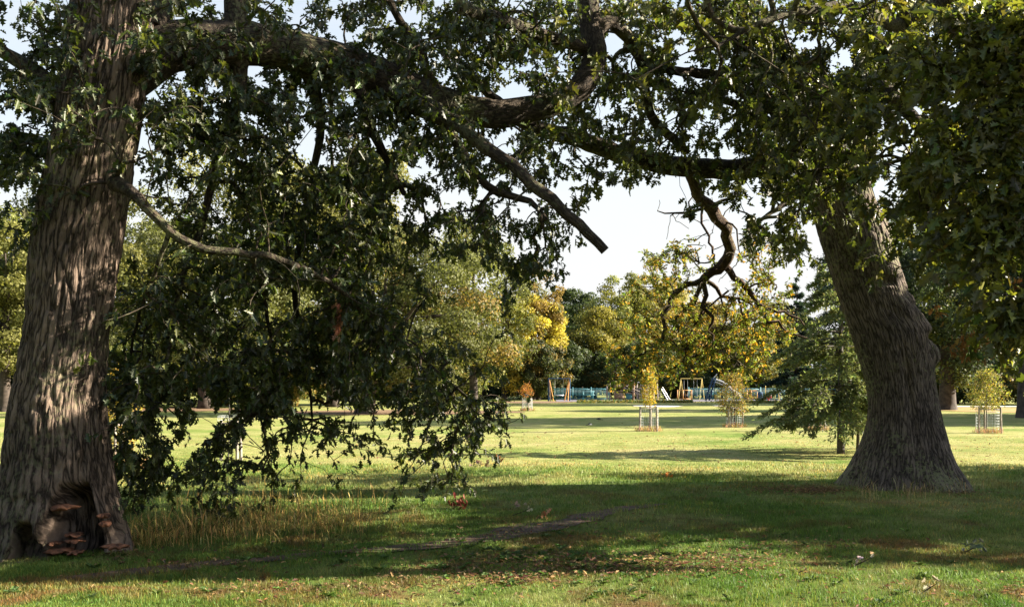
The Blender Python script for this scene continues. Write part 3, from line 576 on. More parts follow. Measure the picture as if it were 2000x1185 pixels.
# bracket fungi growing from the left oak
def fungus(px, py, Yc, wx, dy, th, seed):
    c = P(px, py, Yc); n = 28; a = np.linspace(0, 2*np.pi, n, endpoint=False); r = 1+.5*(vn(np.cos(a)*3.5+seed, np.sin(a)*2.5)-.5)*2
    rings = []
    for s, z in ((.25, .55), (.7, .35), (1, 0), (.85, -.4), (.3, -.6)): rings.append(np.stack([c[0]+wx*r*s*np.cos(a), c[1]+dy*r*s*np.sin(a), np.full(n, c[2]+th*z)+.012*np.sin(a*5+seed)*s], 1))
    V = np.concatenate(rings); k = np.arange(n); q = np.concatenate([np.stack([i*n+k, i*n+(k+1) % n, (i+1)*n+(k+1) % n, (i+1)*n+k], 1) for i in range(4)])[:, ::-1]
    mb = MB(); mb.add(V, [q, [tuple(range(n))], [tuple(range(4*n, 5*n))[::-1]]]); return mb.build('bracket_fungus', M_fungus, left, smooth=True)
for a in [(118, 990, 9.78, .14, .15, .045, 1), (142, 1043, 9.86, .09, .13, .022, 2), (147, 1055, 9.80, .085, .13, .024, 3), (106, 1060, 9.76, .06, .1, .02, 4), (118, 1074, 9.74, .11, .14, .035, 5), (146, 1078, 9.72, .07, .1, .03, 9),
          (203, 1006, 9.85, .05, .08, .04, 6), (206, 1022, 9.85, .05, .08, .05, 7), (226, 1066, 9.7, .11, .12, .04, 8)]: fungus(*a)

# ------------------------------------------------------------------ background trees
def tree(name, label, px, Y, top, hw, tint, base_clear=1.2, n=14000, leaf=.22, alt=None, pa=0, tdx=0, tr=.35, group=None, seed=0, clump=1.0, off=None, mtrunk=None, shell=.5):
    X = PX(px, Y) if off is None else off[0]; Yw = Y if off is None else off[1]
    h = EYE+(HZ-top)/F*Y if off is None else off[2]; r = hw/F*Y if off is None else off[3]
    rg = np.random.default_rng(seed+int(abs(px))+int(Y)*7)
    t = thing(name, label, 'tree', (X, Yw, 0), group)
    zc = (h+base_clear)/2; rz = (h-base_clear)/2
    n = int(n*1.8); nc = int(85*clump); u = unit(rg.normal(0, 1, (nc, 3))); rr = np.where(rg.random((nc, 1)) < .2, rg.uniform(.1, .6, (nc, 1)), rg.uniform(shell, 1, (nc, 1))**.6)
    lump = .78+.5*fbm(u[:, 0]*1.7+seed, u[:, 1]*1.7, u[:, 2]*1.7, 2)[:, None]
    cc = u*rr*lump*A((r, r, rz))*.97+A((0, 0, zc)); cc[:, 2] = np.maximum(cc[:, 2], base_clear+.2)
    cr_ = rg.uniform(.13, .26, nc)*(r*rz*r)**(1/3)*1.05
    k = rg.integers(0, nc, n); v = unit(rg.normal(0, 1, (n, 3))+A((.15, -.2, .35))); pos = cc[k]+v*(cr_[k]*rg.uniform(.55, 1.05, n)**.7)[:, None]*A((1.1, 1.1, .72))
    pos += rg.normal(0, .12, (n, 3)); pos[:, 2] = np.maximum(pos[:, 2], .15)
    ct = np.exp(rg.normal(0, .16, (nc, 1)))[k]*A(tint)[None]*np.exp(rg.normal(0, .22, (n, 1)))
    if alt is not None:
        ka = rg.random(nc)[k]+rg.normal(0, .15, n) < pa; ct[ka] = A(alt)*np.exp(rg.normal(0, .2, (ka.sum(), 1)))
    lf = MB(); nr = v+rg.normal(0, .55, (n, 3)); d = np.cross(nr, rg.normal(0, 1, (n, 3)))-A((0, 0, .25)); ls = leaf*1.1*rg.uniform(.6, 1.3, n)
    cards(lf, pos, d, nr, ls, ls*.62, np.clip(ct, 0, .8)); 
    tw = MB(); tw.tube(spline([(tdx, 0, -.1, tr*1.5), (tdx, 0, .5, tr*1.05), (tdx*.7, 0, h*.35, tr*.8), (tdx*.2, .1, h*.62, tr*.45), (0, 0, h*.86, tr*.12)], .6)[:, :3], spline([(tdx, 0, -.1, tr*1.5), (tdx, 0, .5, tr*1.05), (tdx*.7, 0, h*.35, tr*.8), (tdx*.2, .1, h*.62, tr*.45), (0, 0, h*.86, tr*.12)], .6)[:, 3], 9)
    tw.build('trunk', mtrunk or M_fartrunk, t, smooth=True)
    bw = MB()
    for i in rg.choice(nc, min(nc, 16), replace=False):
        z0 = h*rg.uniform(.2, .55); p0 = A((tdx*.6, 0, z0)); bw.tube(spline([(*p0, tr*.35), (*(p0*.5+cc[i]*.5+A((0, 0, .3))), tr*.2), (*cc[i], tr*.05)], .8)[:, :3], spline([(*p0, tr*.35), (*(p0*.5+cc[i]*.5), tr*.2), (*cc[i], tr*.05)], .8)[:, 3][:len(spline([(*p0, tr*.35), (*(p0*.5+cc[i]*.5+A((0, 0, .3))), tr*.2), (*cc[i], tr*.05)], .8))] if False else np.linspace(tr*.35, tr*.05, len(spline([(*p0, tr*.35), (*(p0*.5+cc[i]*.5+A((0, 0, .3))), tr*.2), (*cc[i], tr*.05)], .8))), 5, cap=False)
    bw.build('branches', mtrunk or M_fartrunk, t, smooth=True)
    lf.build('crown', M_far, t)
    return t
SAGE = (.115, .122, .04); YG = (.18, .17, .04); DG = (.05, .07, .025); BG = (.05, .07, .038); GOLD = (.34, .24, .04); BRN = (.23, .16, .045); MG = (.115, .125, .035)
G1 = 'trees lining the far side of the meadow'
T = [
 ('sage green rounded tree with gold tips, thick trunk half hidden by the left oak leaves', 800, 59, 425, 200, SAGE, .9, 34000, .17, BRN, .12, -2.6, .55),
 ('tall yellow-green tree rising behind the hanging left oak foliage', 650, 78, 215, 150, YG, 3, 24000, .24, MG, .3, 0, .5),
 ('broad pale green tree just right of the left oak trunk', 400, 72, 310, 190, SAGE, 2, 26000, .22, YG, .3, 0, .5),
 ('pale green tree directly behind the left oak trunk', 180, 84, 330, 150, SAGE, 3, 14000, .26, MG, .4, 0, .45),
 ('yellowing olive tree at the extreme left edge of the meadow', 10, 64, 440, 100, (.17, .165, .045), 2.5, 16000, .2, MG, .25, 0, .35),
 ('dark green tree beyond the yellowing one at the left edge', -70, 78, 360, 130, MG, 3, 9000, .28, None, 0, 0, .4),
 ('green tree filling the gap behind the sage tree', 925, 88, 450, 110, MG, 2, 16000, .24, YG, .4, 0, .4),
 ('golden brown tree top poking above the bright yellow tree', 1045, 118, 505, 52, BRN, 4, 12000, .26, MG, .35, 0, .35),
 ('bright golden yellow tree between the sage tree and the swing', 1042, 116, 575, 62, (.46, .38, .06), 4.2, 16000, .24, BRN, .25, 0, .3),
 ('low dark tree added as shade under the bright yellow one', 1052, 113, 662, 58, (.06, .07, .025), .3, 14000, .24, BRN, .2, 0, .25),  # dark foliage put in for the shadow beneath the yellow crown
 ('dull gold bush-like tree low beside the sage tree', 985, 112, 650, 55, GOLD, 1, 9000, .24, MG, .5, 0, .3),
 ('dark crown peeping over the treeline left of the pale green trees', 1135, 150, 558, 62, DG, 3, 10000, .35, None, 0, 0, .3),
 ('pale yellow-green feathery tree at the middle of the treeline', 1210, 138, 530, 68, (.22, .23, .07), 3, 16000, .28, YG, .4, 0, .35),
 ('taller pale gold tree right of the treeline middle', 1285, 142, 512, 62, (.26, .24, .07), 3, 16000, .28, GOLD, .3, 0, .35),
 ('rounded olive and yellow tree above the basket swing', 1160, 126, 598, 80, (.22, .19, .035), 2, 20000, .24, MG, .45, 0, .35),
 ('dark green low tree right behind the basket swing', 1075, 121, 655, 75, DG, .3, 16000, .26, MG, .25, 0, .3),
 ('dark spreading tree behind the climbing frame', 1235, 122, 668, 90, DG, .3, 18000, .26, BRN, .15, 0, .3),
 ('brownish gold tree behind the yellow swing frame', 1375, 131, 590, 80, (.22, .16, .04), 1.5, 18000, .26, YG, .4, 0, .3),
 ('olive tree behind the navy slide tower', 1455, 128, 610, 65, MG, .6, 14000, .26, GOLD, .3, 0, .3),
 ('yellow-green tree behind the red ball seat', 1520, 134, 590, 55, YG, 1, 12000, .26, MG, .4, 0, .3),
 ('tall blue-green tree rising behind the young cedar', 1655, 86, 450, 66, (.06, .085, .05), 1.5, 22000, .2, SAGE, .3, 0, .35),
 ('dark blue-green tree just right of the leaning oak trunk', 1850, 68, 440, 120, BG, 1.8, 24000, .2, MG, .15, 0, .55),
 ('dark tree at the right edge with a bare dark trunk', 2015, 52, 300, 130, BG, 3.2, 18000, .2, MG, .2, -.4, .35),
 ('shadowy tree seen behind the leaning oak trunk', 1745, 92, 400, 110, BG, 1, 14000, .26, MG, .3, 0, .4),
 ('grey-green tree behind the golden sapling on the right', 1930, 98, 500, 130, (.06, .085, .055), .8, 16000, .26, MG, .3, 0, .4),
 ('dense tree deep behind the broad pale green tree', 320, 104, 420, 160, MG, .5, 12000, .32, DG, .4, 0, .4),
 ('dense tree deep behind the tall yellow-green tree', 540, 104, 400, 150, MG, .5, 12000, .32, DG, .4, 0, .4),
 ('dense tree deep behind the left oak trunk', 90, 98, 450, 150, DG, .5, 9000, .34, MG, .3, 0, .4),
]
for k, (lb, px, Y, top, hw, tn, bc, n, lf_, alt, pa, tdx, tr_) in enumerate(T):
    tree('broadleaf_tree', lb, px, Y, top, hw, tn, bc, n, lf_, alt, pa, tdx, tr_, G1, seed=k)
# low shrubs under the treeline
SH = [(-30, 76, 690, 60), (60, 78, 710, 60), (150, 77, 700, 60), (250, 76, 690, 70), (350, 79, 705, 70), (450, 78, 690, 70), (550, 80, 700, 70), (660, 84, 700, 70), (760, 90, 700, 70), (880, 100, 715, 60), (965, 125, 725, 50),
      (1040, 130, 722, 50), (1120, 128, 725, 50), (1330, 127, 715, 50), (1410, 126, 712, 50), (1490, 128, 718, 45), (1570, 122, 720, 60), (1660, 115, 715, 60), (1770, 96, 710, 60), (1870, 92, 715, 60), (1960, 90, 712, 60), (2050, 86, 705, 60)]
WH = ['left of the left oak trunk', 'hidden behind the left oak trunk', 'behind the left oak trunk, nearer its right side', 'just right of the left oak trunk', 'under the broad pale green tree', 'left of the wire topped tree guard', 'above the hanging oak tips', 'left of the sage tree trunk',
      'behind the sage tree', 'right of the sage tree trunk', 'left of the orange leaved sapling', 'behind the orange leaved sapling', 'behind the basket swing', 'behind the orange play cage', 'behind the yellow swing frame', 'behind the dark bin', 'behind the young cedar',
      'beyond the cedar near the leaning trunk', 'right behind the leaning oak trunk', 'beyond the big dark trunk on the right', 'behind the golden sapling on the right', 'at the right edge beyond the dark trunk']
for k, ((px, Y, top, hw), wh) in enumerate(zip(SH, WH)):
    tree('shrub', 'dark understorey shrub '+wh, px, Y, top, hw, DG if k % 3 else MG, .1, 6500, .26, BRN, .15, 0, .12, 'shrubs under the treeline', seed=100+k, clump=.6)
# trees beyond the right of the frame: they throw the shade bands over the grass
OFF = [((17.2, 15.4, 7.9, 4.8), .4, 'broad oak standing out of view to the right of the path'), ((27, 17, 11, 5.5), 1, 'second oak out of view to the right of the near shade'),
       ((36, 49, 20, 6), 1.5, 'tall tree out of view on the right side of the meadow'), ((52, 54, 22, 6.5), 2.5, 'tall tree out of view further right on the meadow side'), ((64, 52, 24, 6.5), 2.5, 'tall tree out of view farthest right on the meadow side')]
OFF += [((x, y, h_, r_), 1.0, lb) for (x, y, h_, r_, lb) in [(-26, -9, 10, 6, 'unseen tree added behind the viewpoint, far left'), (-12, -14, 11, 7, 'unseen tree added behind the viewpoint, left of centre'), (3, -13, 10, 7, 'unseen tree added behind the viewpoint, straight back'),
         (18, -15, 11, 7, 'unseen tree added behind the viewpoint, right of centre'), (32, -12, 10, 6, 'unseen tree added behind the viewpoint, far right'), (-24, 6, 15, 7, 'tree added out of view left of the left oak'), (-30, 22, 15, 7, 'tree added out of view on the left of the meadow')]]  # unseen trees added behind and left to cut sky light on shaded sides
for k, (of, bc, lb) in enumerate(OFF):
    tree('oak_tree', lb, 0, 10, 0, 0, (.05, .08, .025), bc, 12000 if k < 2 else 9000 if k < 5 else 6000, .30 if k < 2 else .55 if k < 5 else .8, None, 0, 0, .45, seed=200+k, off=of, shell=.2)

# far wood closing the view behind the lined-up trees
mb = MB(); n = 60000; px = rng.uniform(-200, 2200, n); Yw = 172+rng.uniform(0, 12, n)-60*np.clip((600-px)/500, 0, 1); hh = (8+5*fbm(px/60, Yw*0, 3, 3))*np.where(px < 900, 1.25, 1)
z = rng.random(n)**.8*hh; b = np.stack([PX(px, 1)*Yw, Yw+rng.normal(0, 1.2, n), z], 1); ls = rng.uniform(.5, 1.0, n); cards(mb, b, rnd(n), rnd(n)+A((.3, -.5, .4)), ls, ls*.65, tints(n, (.05, .07, .03), .3, YG, .15))
tag(mb.build('far_wood', M_far), 'dark far wood closing the view behind the meadow trees', 'wood', kind='stuff')

# conifers
def conifer(name, label, X, Y, h, r, tint, z0=.3, nb=90, trunk=.12, droop=.35, den=26, nl=.09, lean=0, mtr=None, clear=None, trunks=1):
    t = thing(name, label, 'tree', (X, Y, 0)); tb = MB(); tb.tube([(0, 0, -.05), (0, 0, h*.3), (lean, 0, h*.97)], [trunk*1.2, trunk*.85, .012], 9); tb.build('trunk', mtr or M_fartrunk, t, smooth=True)
    if trunks > 1:
        tb = MB(); tb.tube([(.45, .1, -.05), (.5, .1, h*.25), (.35, .1, h*.6)], [trunk*.5, trunk*.4, .01], 7); tb.build('trunk', mtr or M_fartrunk, t, smooth=True)
    bm_, lf = MB(), MB()
    for i in range(nb):
        f = rng.random()**1.15; z = z0+(h-z0)*f; L = r*(1-f)**.75*rng.uniform(.5, 1.2)+.08; a = rng.uniform(0, 2*np.pi)
        if z < .2*h: z += .07*h
        d = A((math.cos(a), math.sin(a), 0)); p0 = A((lean*z/h, 0, z))
        pts = A([p0+d*L*s+A((0, 0, 1))*(.12*L*s-droop*L*s**2.4) for s in np.linspace(0, 1, 7)])
        bm_.tube(pts, np.linspace(.02*h/5, .004, 7), 4, cap=False)
        m = int(den*L)+4; s = rng.uniform(.12, 1.0, m)**.8; c = A([np.interp(s, np.linspace(0, 1, 7), pts[:, j]) for j in range(3)]).T
        sd_ = np.where(rng.random(m) < .5, 1, -1)[:, None]*np.cross(d, A((0, 0, 1)))[None]
        sub = unit(d[None]*.9+sd_*rng.uniform(.3, 1, (m, 1))-A((0, 0, droop*.9))*rng.uniform(.2, 1.3, (m, 1))); sl = L*.32*rng.uniform(.5, 1.1, m)*(1.15-s*.6)
        K = 9; tt = np.linspace(0.05, 1, K)
        q = c[:, None]+sub[:, None]*(sl[:, None]*tt[None])[..., None]-A((0, 0, 1))*(droop*.5*sl[:, None]*tt[None]**2)[..., None]
        q = q.reshape(-1, 3); dd = np.repeat(sub, K, axis=0)+rnd(len(q), .5)
        b2 = np.repeat(q, 2, axis=0); d2 = np.repeat(dd, 2, axis=0)+rnd(len(b2), .35); ll = nl*rng.uniform(.7, 1.3, len(b2))
        cards(lf, b2, d2, rnd(len(b2), .5)+A((0, 0, .9)), ll, ll*.3, tints(len(b2), tint, .25))
    bm_.build('branches', mtr or M_fartrunk, t, smooth=True); lf.build('crown', M_far, t); return t
M_cedtr = simple('cedar_bark', (.10, .085, .075), .85, var=.35, scale=8)
conifer('cedar_tree', 'young blue-green cedar with drooping sprays, left of the leaning oak trunk', PX(1642, 24.9), 24.9, 5.3, 2.2, (.17, .19, .085), .5, 125, .085, .38, 20, .11, mtr=M_cedtr, trunks=2)
conifer('spruce_tree', 'dark pointed spruce on the skyline above the cedar', PX(1556, 120), 120, 14.6, 3.4, (.03, .05, .04), 1, 90, .25, .25, 5, .45)
conifer('spruce_tree', 'dark spruce on the skyline left of the yellow-green trees', PX(1122, 160), 160, 16.6, 5, (.03, .05, .04), 1, 80, .25, .2, 4, .55)

# ------------------------------------------------------------------ tree guards and saplings
def guard(px, Y, label, hgt=.9, w_=.34, rz=.3, rail=True, top_mesh=False, npost=3, wire=True):
    X = PX(px, Y); t = thing('tree_guard', label, 'tree guard', (X, Y, 0), 'timber tree guards on the meadow', rz)
    ps = [(w_*math.cos(a), w_*math.sin(a)) for a in [2*math.pi*i/npost+.5 for i in range(npost)]]
    for x, y in ps: MB().tube([(x*1.04, y*1.04, -.05), (x, y, hgt*.5), (x*.98, y*.98, hgt)], [.035, .033, .032], 10).build('post', M_post, t, smooth=False)
    if rail:
        for i in range(npost if npost < 4 else 2):
            a, b = ps[i], ps[(i+1) % npost]; MB().tube([(a[0], a[1], hgt*.93), (b[0], b[1], hgt*.9)], .022, 6).build('rail', M_post, t)
    if wire:
        wm = MB(); rr = w_*.95
        for k in range(9):
            z = .04+k*(hgt-.12)/8; an = np.linspace(0, 2*np.pi, 25); wm.tube(np.stack([rr*np.cos(an), rr*np.sin(an), np.full(25, z)], 1), .0022*max(1, Y/26), 4, cap=False)
        for a in np.linspace(0, 2*np.pi, 22, endpoint=False): wm.tube([(rr*math.cos(a), rr*math.sin(a), .02), (rr*math.cos(a), rr*math.sin(a), hgt-.07)], .0022*max(1, Y/26), 4, cap=False)
        wm.build('wire_mesh', M_wire, t)
    if top_mesh:
        wm = MB()
        for z in (hgt, hgt+.06, hgt+.1): an = np.linspace(0, 2*np.pi, 25); wm.tube(np.stack([w_*1.3*np.cos(an), w_*1.3*np.sin(an), np.full(25, z)], 1), .004, 4, cap=False)
        for a in np.linspace(0, 2*np.pi, 22, endpoint=False): wm.tube([(w_*1.3*math.cos(a), w_*1.3*math.sin(a), hgt-.02), (w_*1.3*math.cos(a), w_*1.3*math.sin(a), hgt+.1)], .003, 4, cap=False)
        wm.build('wire_collar', M_wire, t)
    return t
def sapling(px, Y, label, h, r, z0, tint, n, leaf, alt=None, pa=0, sr=.018, cols=1, name='sapling', tilt=0):
    X = PX(px, Y); t = thing(name, label, 'sapling', (X, Y, 0)); st = spline([(0, 0, -.03, sr), (.02, .01, h*.4, sr*.8), (tilt*.5, 0, h*.75, sr*.5), (tilt, 0, h*.97, .004)], .1)
    MB().tube(st[:, :3], st[:, 3], 7).build('trunk', M_cedtr, t, smooth=True)
    m = max(30, n//14); f = rng.random(m); z = z0+(h-z0)*f; rr = r*np.sqrt(rng.random(m))*(1-.55*np.abs(f*2-.8))*1.2; a = rng.uniform(0, 2*np.pi, m)
    pts = np.stack([rr*np.cos(a)+tilt*f, rr*np.sin(a), z], 1); sk = st[st[:, 2] > z0*.8][:, :3]
    par, cnt = grow(sk, pts, .3); tw = MB(); d = twigs(tw, sk, pts, par, cnt, .0022, K=3); tw.build('twigs', M_cedtr, t, smooth=True)
    lf = MB(); b = np.repeat(pts, 14, axis=0)+rnd(m*14, leaf*.9); dd = np.repeat(d, 14, axis=0)+rnd(m*14, .8)-A((0, 0, .4)); ls = leaf*rng.uniform(.6, 1.2, m*14)
    cards(lf, b, dd, rnd(m*14, .6)+A((0, -.2, .7)), ls, ls*.6, tints(m*14, tint, .3, alt, pa)); lf.build('crown', M_far, t); return t
def weeds(mb, px, Y, n, r, hgt):
    X = PX(px, Y); a = rng.uniform(0, 2*np.pi, n); rr = r*np.sqrt(rng.random(n)); b = np.stack([X+rr*np.cos(a), Y+rr*np.sin(a), np.zeros(n)], 1)
    d = rnd(n, .35)+A((0, 0, 1)); ls = hgt*rng.uniform(.3, 1.1, n); cards(mb, b, d, rnd(n), ls, .012*np.ones(n)*Y/30, tints(n, (.40, .24, .13), .3, (.3, .3, .08), .3))
GOLDL = (.42, .28, .03)
guard(1030, 66, 'small tree guard round the orange sapling, left of the basket swing', .88, .36, .2); sapling(1028, 66, 'small rusty orange sapling left of the basket swing', 1.75, .42, .95, (.36, .15, .04), 900, .09, BRN, .3)
guard(1268, 36.7, 'pale timber guard round the slender yellow sapling in the middle of the meadow', .92, .36, .75); sapling(1268, 36.7, 'slender bright yellow sapling growing from the central tree guard', 2.75, .26, .95, GOLDL, 2300, .065, (.3, .3, .04), .3)
guard(1434, 40.3, 'dark timber guard below the bushy olive sapling', .86, .34, 1.2); sapling(1434, 40.3, 'bushy olive and gold sapling in front of the playground slide', 2.1, .68, .55, (.22, .19, .05), 3800, .075, (.36, .2, .04), .25, .035, tilt=-.1)
guard(1930, 35.5, 'grey leaning guard round the golden bushy sapling at the right edge', .92, .42, .9); sapling(1926, 35.5, 'golden green bushy sapling near the right edge', 2.2, .62, .85, (.30, .25, .06), 3600, .07, (.13, .16, .04), .25)
guard(455, 22.8, 'pale post guard with a round wire collar seen under the left oak branches', .9, .26, 1.0, top_mesh=True, wire=False); sapling(446, 22.8, 'thin young tree stem rising from the wire collared guard', 2.6, .35, 1.6, (.08, .10, .03), 600, .07, sr=.014)
guard(222, 23.2, 'guard with one pale post beside the left oak trunk', .85, .3, 2.6); sapling(238, 23.4, 'golden yellow sapling peeping out right of the left oak trunk', 2.2, .33, .3, (.45, .30, .05), 2800, .07, (.25, .22, .05), .3)
guard(1549, 48.5, 'dim tree guard beyond the left sprays of the cedar', .86, .36, .1); sapling(1549, 48.5, 'small dull sapling beyond the left sprays of the cedar', 1.9, .3, .8, MG, 500, .09)
guard(1597, 37.6, 'white weathered tree guard half hidden by the cedar', .84, .34, .5); sapling(1597, 37.6, 'low dark sapling half hidden by the cedar', 1.7, .3, .7, MG, 500, .08)
wm = MB()
for px, Y in ((1268, 36.7), (1434, 40.3), (1930, 35.5), (1030, 66), (222, 23.2), (1597, 37.6)): weeds(wm, px, Y-.1, 380, .5, .26)
weeds(wm, 262, 20, 900, .45, .4)
tag(wm.build('tufted_weeds', M_dry), 'dry tufts and weeds left unmown around the tree guards', 'weeds', kind='stuff')

# ------------------------------------------------------------------ playground
YP = 107.0
def X7(px, Y=YP): return PX(px, Y)
def Z7(py, Y=YP): return EYE+(HZ-py)/F*Y
def fence(x0, x1, Y, label):
    t = thing('playground_fence', label, 'fence', (X7(x0, Y), Y, 0), 'teal bow-top railings round the playground'); L = X7(x1, Y)-X7(x0, Y); n = max(1, round(L/2.4)); s = L/n
    for i in range(n+1): MB().box((i*s, 0, .75), (.09, .09, 1.5)).build('post', M_teal, t)
    for i in range(n):
        m = MB(); 
        for z in (.2, 1.25): m.box((i*s+s/2, 0, z), (s-.1, .04, .05))
        for x in np.arange(.14, s-.05, .15): m.box((i*s+x, .0, .72), (.032, .03, 1.36))
        m.build('railing_panel', M_teal, t)
fence(1083, 1190, 112, 'teal railings behind the basket swing'); fence(1345, 1532, 112, 'teal railings behind the navy slide and orange cages'); fence(1560, 1690, 112, 'teal railings glimpsed through the cedar')
# basket swing
t = thing('basket_swing', 'basket swing with navy posts and orange legs left of the climbing frame', 'swing', (X7(1092), YP, 0)); hw = 1.13
for s in (-1, 1):
    MB().tube([(s*hw, 0, -.05), (s*hw, 0, 2.4)], .09, 8).build('post', M_navy, t)
    MB().tube([(s*(hw-.22), -.4, -.05), (s*(hw-.05), 0, 2.35)], .055, 8).build('leg', simple('pinkish_timber', (.55, .36, .28), .7) if s < 0 else M_orange, t)
    MB().tube([(s*(hw-.55), .6, -.05), (s*(hw-.05), 0, 2.4)], .06, 8).build('leg', M_orange, t)
MB().tube([(-hw, 0, 2.42), (hw, 0, 2.42)], .05, 8).build('crossbeam', M_navy, t)
m = MB(); an = np.linspace(0, 2*np.pi, 20); m.tube(np.stack([.5*np.cos(an), .5*np.sin(an), np.full(20, .62)], 1), .06, 6, cap=False); 
for x in (-.3, -.1, .1, .3): m.box((x, 0, .6), (.03, .9, .02)); m.box((0, x, .59), (.9, .03, .02))
m.build('basket_seat', M_pale, t)
for x, y in ((-.48, 0), (.48, 0)): MB().tube([(x, y, .62), (x*.9, y, 2.4)], .014, 5).build('chain', M_wire, t)
# climbing frame
t = thing('climbing_frame', 'timber climbing frame with sloping ramp in the playground', 'climbing frame', (X7(1240), YP+1, 0)); o0 = X7(1240)
for px, top, bot, r in [(1187, 750, 783, .08), (1193, 748, 783, .06), (1203, 752, 783, .1), (1221, 748, 783, .12), (1240, 743, 783, .13), (1246, 743, 783, .08), (1250, 751, 782, .05), (1254, 750, 782, .05), (1258, 748, 782, .05), (1263, 746, 782, .05), (1268, 748, 782, .05), (1279, 742, 782, .07), (1286, 744, 782, .06)]:
    MB().tube([(X7(px)-o0, random.uniform(-.6, .6), -.05), (X7(px)-o0, 0, Z7(top))], r, 8).build('post', M_post if r < .1 else M_wood, t)
for (a, b, y) in [((1220, 752), (1265, 771), -.5), ((1220, 757), (1265, 776), -.5), ((1224, 750), (1268, 762), .5), ((1203, 763), (1260, 772), .4), ((1222, 743.5), (1246, 743.5), 0), ((1187, 765), (1222, 763), 0)]:
    MB().tube([(X7(a[0])-o0, y, Z7(a[1])), (X7(b[0])-o0, y, Z7(b[1]))], .06, 6).build('rail', M_post, t)
MB().box((X7(1210)-o0, 0, Z7(754)), (.8, 1.1, .35)).build('side_panel', M_wood, t); MB().box((X7(1212)-o0, 0, Z7(772)), (.9, .9, .55)).build('lower_panel', M_wood, t)
MB().box((X7(1234)-o0, .5, Z7(774)), (.9, .08, .75)).build('teal_panel', M_teal, t); MB().box((X7(1228)-o0, 0, Z7(746)), (1.2, 1.1, .08)).build('roof_board', M_orange, t)
# yellow swing frame
t = thing('swing_frame', 'yellow A-frame swings right of the orange cage', 'swing', (X7(1356, 112), 112+2, 0)); o0 = X7(1356, 114)
for px in (1336, 1377):
    for d in (-7, 7): MB().tube([(PX(px+d, 114)-o0, d*.1, -.05), (PX(px, 114)-o0, 0, 2.45)], .05, 7).build('leg', M_yellow, t)
MB().tube([(PX(1336, 114)-o0, 0, 2.45), (PX(1378, 114)-o0, 0, 2.45)], .05, 7).build('crossbeam', M_yellow, t)
for x in (-.6, .5):
    MB().box((x, 0, .5), (.45, .2, .05)).build('seat', M_navy, t)
    for d in (-.2, .2): MB().tube([(x+d, 0, .5), (x+d, 0, 2.45)], .012, 4).build('chain', M_wire, t)
# slide tower
t = thing('slide_tower', 'navy leaning tower slide with pale curved rails', 'slide', (X7(1395), YP+2, 0)); o0 = X7(1395)
for a, b, y in [(1384, 1399, -.4), (1391, 1404, -.4), (1386, 1400, .4), (1393, 1406, .4)]: MB().tube([(X7(a)-o0, y, -.05), (X7(b)-o0, y, 2.5)], .07, 8).build('leg', M_navy, t)
for k in range(7): f = (k+.7)/7; MB().box((X7(1384+15*f)-o0+.2, 0, 2.45*f), (.6, .8, .06)).build('rung', M_navy, t)
for y in (-.35, .35): q = spline([(X7(1400)-o0, y, 2.35), (X7(1412)-o0, y, 2.25), (X7(1425)-o0, y, 1.9), (X7(1445)-o0, y, 1.0), (X7(1458)-o0, y, .35)], .3); MB().tube(q, .045, 6).build('side_rail', M_pale, t)
m = MB(); q = spline([(X7(1404)-o0, 0, 2.1), (X7(1425)-o0, 0, 1.6), (X7(1445)-o0, 0, .75), (X7(1458)-o0, 0, .2)], .3)
for a, b in zip(q[:-1], q[1:]): m.add([(a[0], -.33, a[2]), (a[0], .33, a[2]), (b[0], .33, b[2]), (b[0], -.33, b[2]), (a[0], -.33, a[2]-.03), (a[0], .33, a[2]-.03), (b[0], .33, b[2]-.03), (b[0], -.33, b[2]-.03)], [[(0, 1, 2, 3), (7, 6, 5, 4), (0, 3, 7, 4), (1, 5, 6, 2)]])
m.build('chute', M_pale, t); MB().tube([(X7(1398)-o0, 0, 2.3), (X7(1408)-o0, 0, 2.95)], .03, 6).build('pole', M_pale, t)
# cages and small pieces
def cage(px, w_, h_, Y, label):
    t = thing('play_cage', label, 'play panel', (PX(px, Y), Y, 0), 'orange open play frames')
    for x in (-w_/2, -w_*.1, w_*.5): MB().box((x, 0, h_/2), (.09, .09, h_)).build('post', M_orange, t)
    for z in (.25, h_-.05): MB().box((0, 0, z), (w_-.1, .07, .09)).build('rail', M_orange, t)
    m = MB()
    for x in np.linspace(-w_/2+.15, w_/2-.15, 6): m.box((x, .0, h_/2+.1), (.025, .025, h_-.5))
    m.build('bars', M_orange, t)
cage(1337, 1.5, 1.22, 106, 'larger orange cage panel right of the climbing frame'); cage(1469, 1.1, 1.15, 109, 'smaller orange frame left of the dark bin')
t = thing('litter_bin', 'dark lidded bin between the orange frame and the red ball', 'bin', (PX(1485, 108), 108, 0)); MB().tube([(0, 0, 0), (0, 0, .8)], [.26, .3], 12).build('body', M_navy, t); MB().tube([(0, 0, .82), (0, 0, .98)], [.33, .2], 12).build('lid', M_navy, t)
t = thing('ball_seat', 'red round spinner seat in front of the right railings', 'play seat', (PX(1501, 106), 106, 0)); MB().tube([(0, 0, -.05), (0, 0, .3)], .07, 8).build('stem', M_red, t)
a = np.linspace(-1.45, 1.45, 9); MB().tube(np.stack([0*a, 0*a, .52+.27*np.sin(a)], 1), .38*np.cos(a)+.01, 16).build('seat', M_red, t, smooth=True)
t = thing('spring_pole', 'pale yellow upright pole beside the red ball seat', 'pole', (PX(1495, 109), 109, 0)); MB().tube([(0, 0, -.05), (0, 0, 1.55)], .04, 7).build('shaft', M_yellow, t); MB().tube([(0, 0, 1.55), (0, 0, 1.64)], [.06, .03], 7).build('cap', M_yellow, t)
t = thing('play_arch', 'yellow-green splayed pole arch right of the red ball seat', 'play arch', (PX(1517, 108), 108, 0))
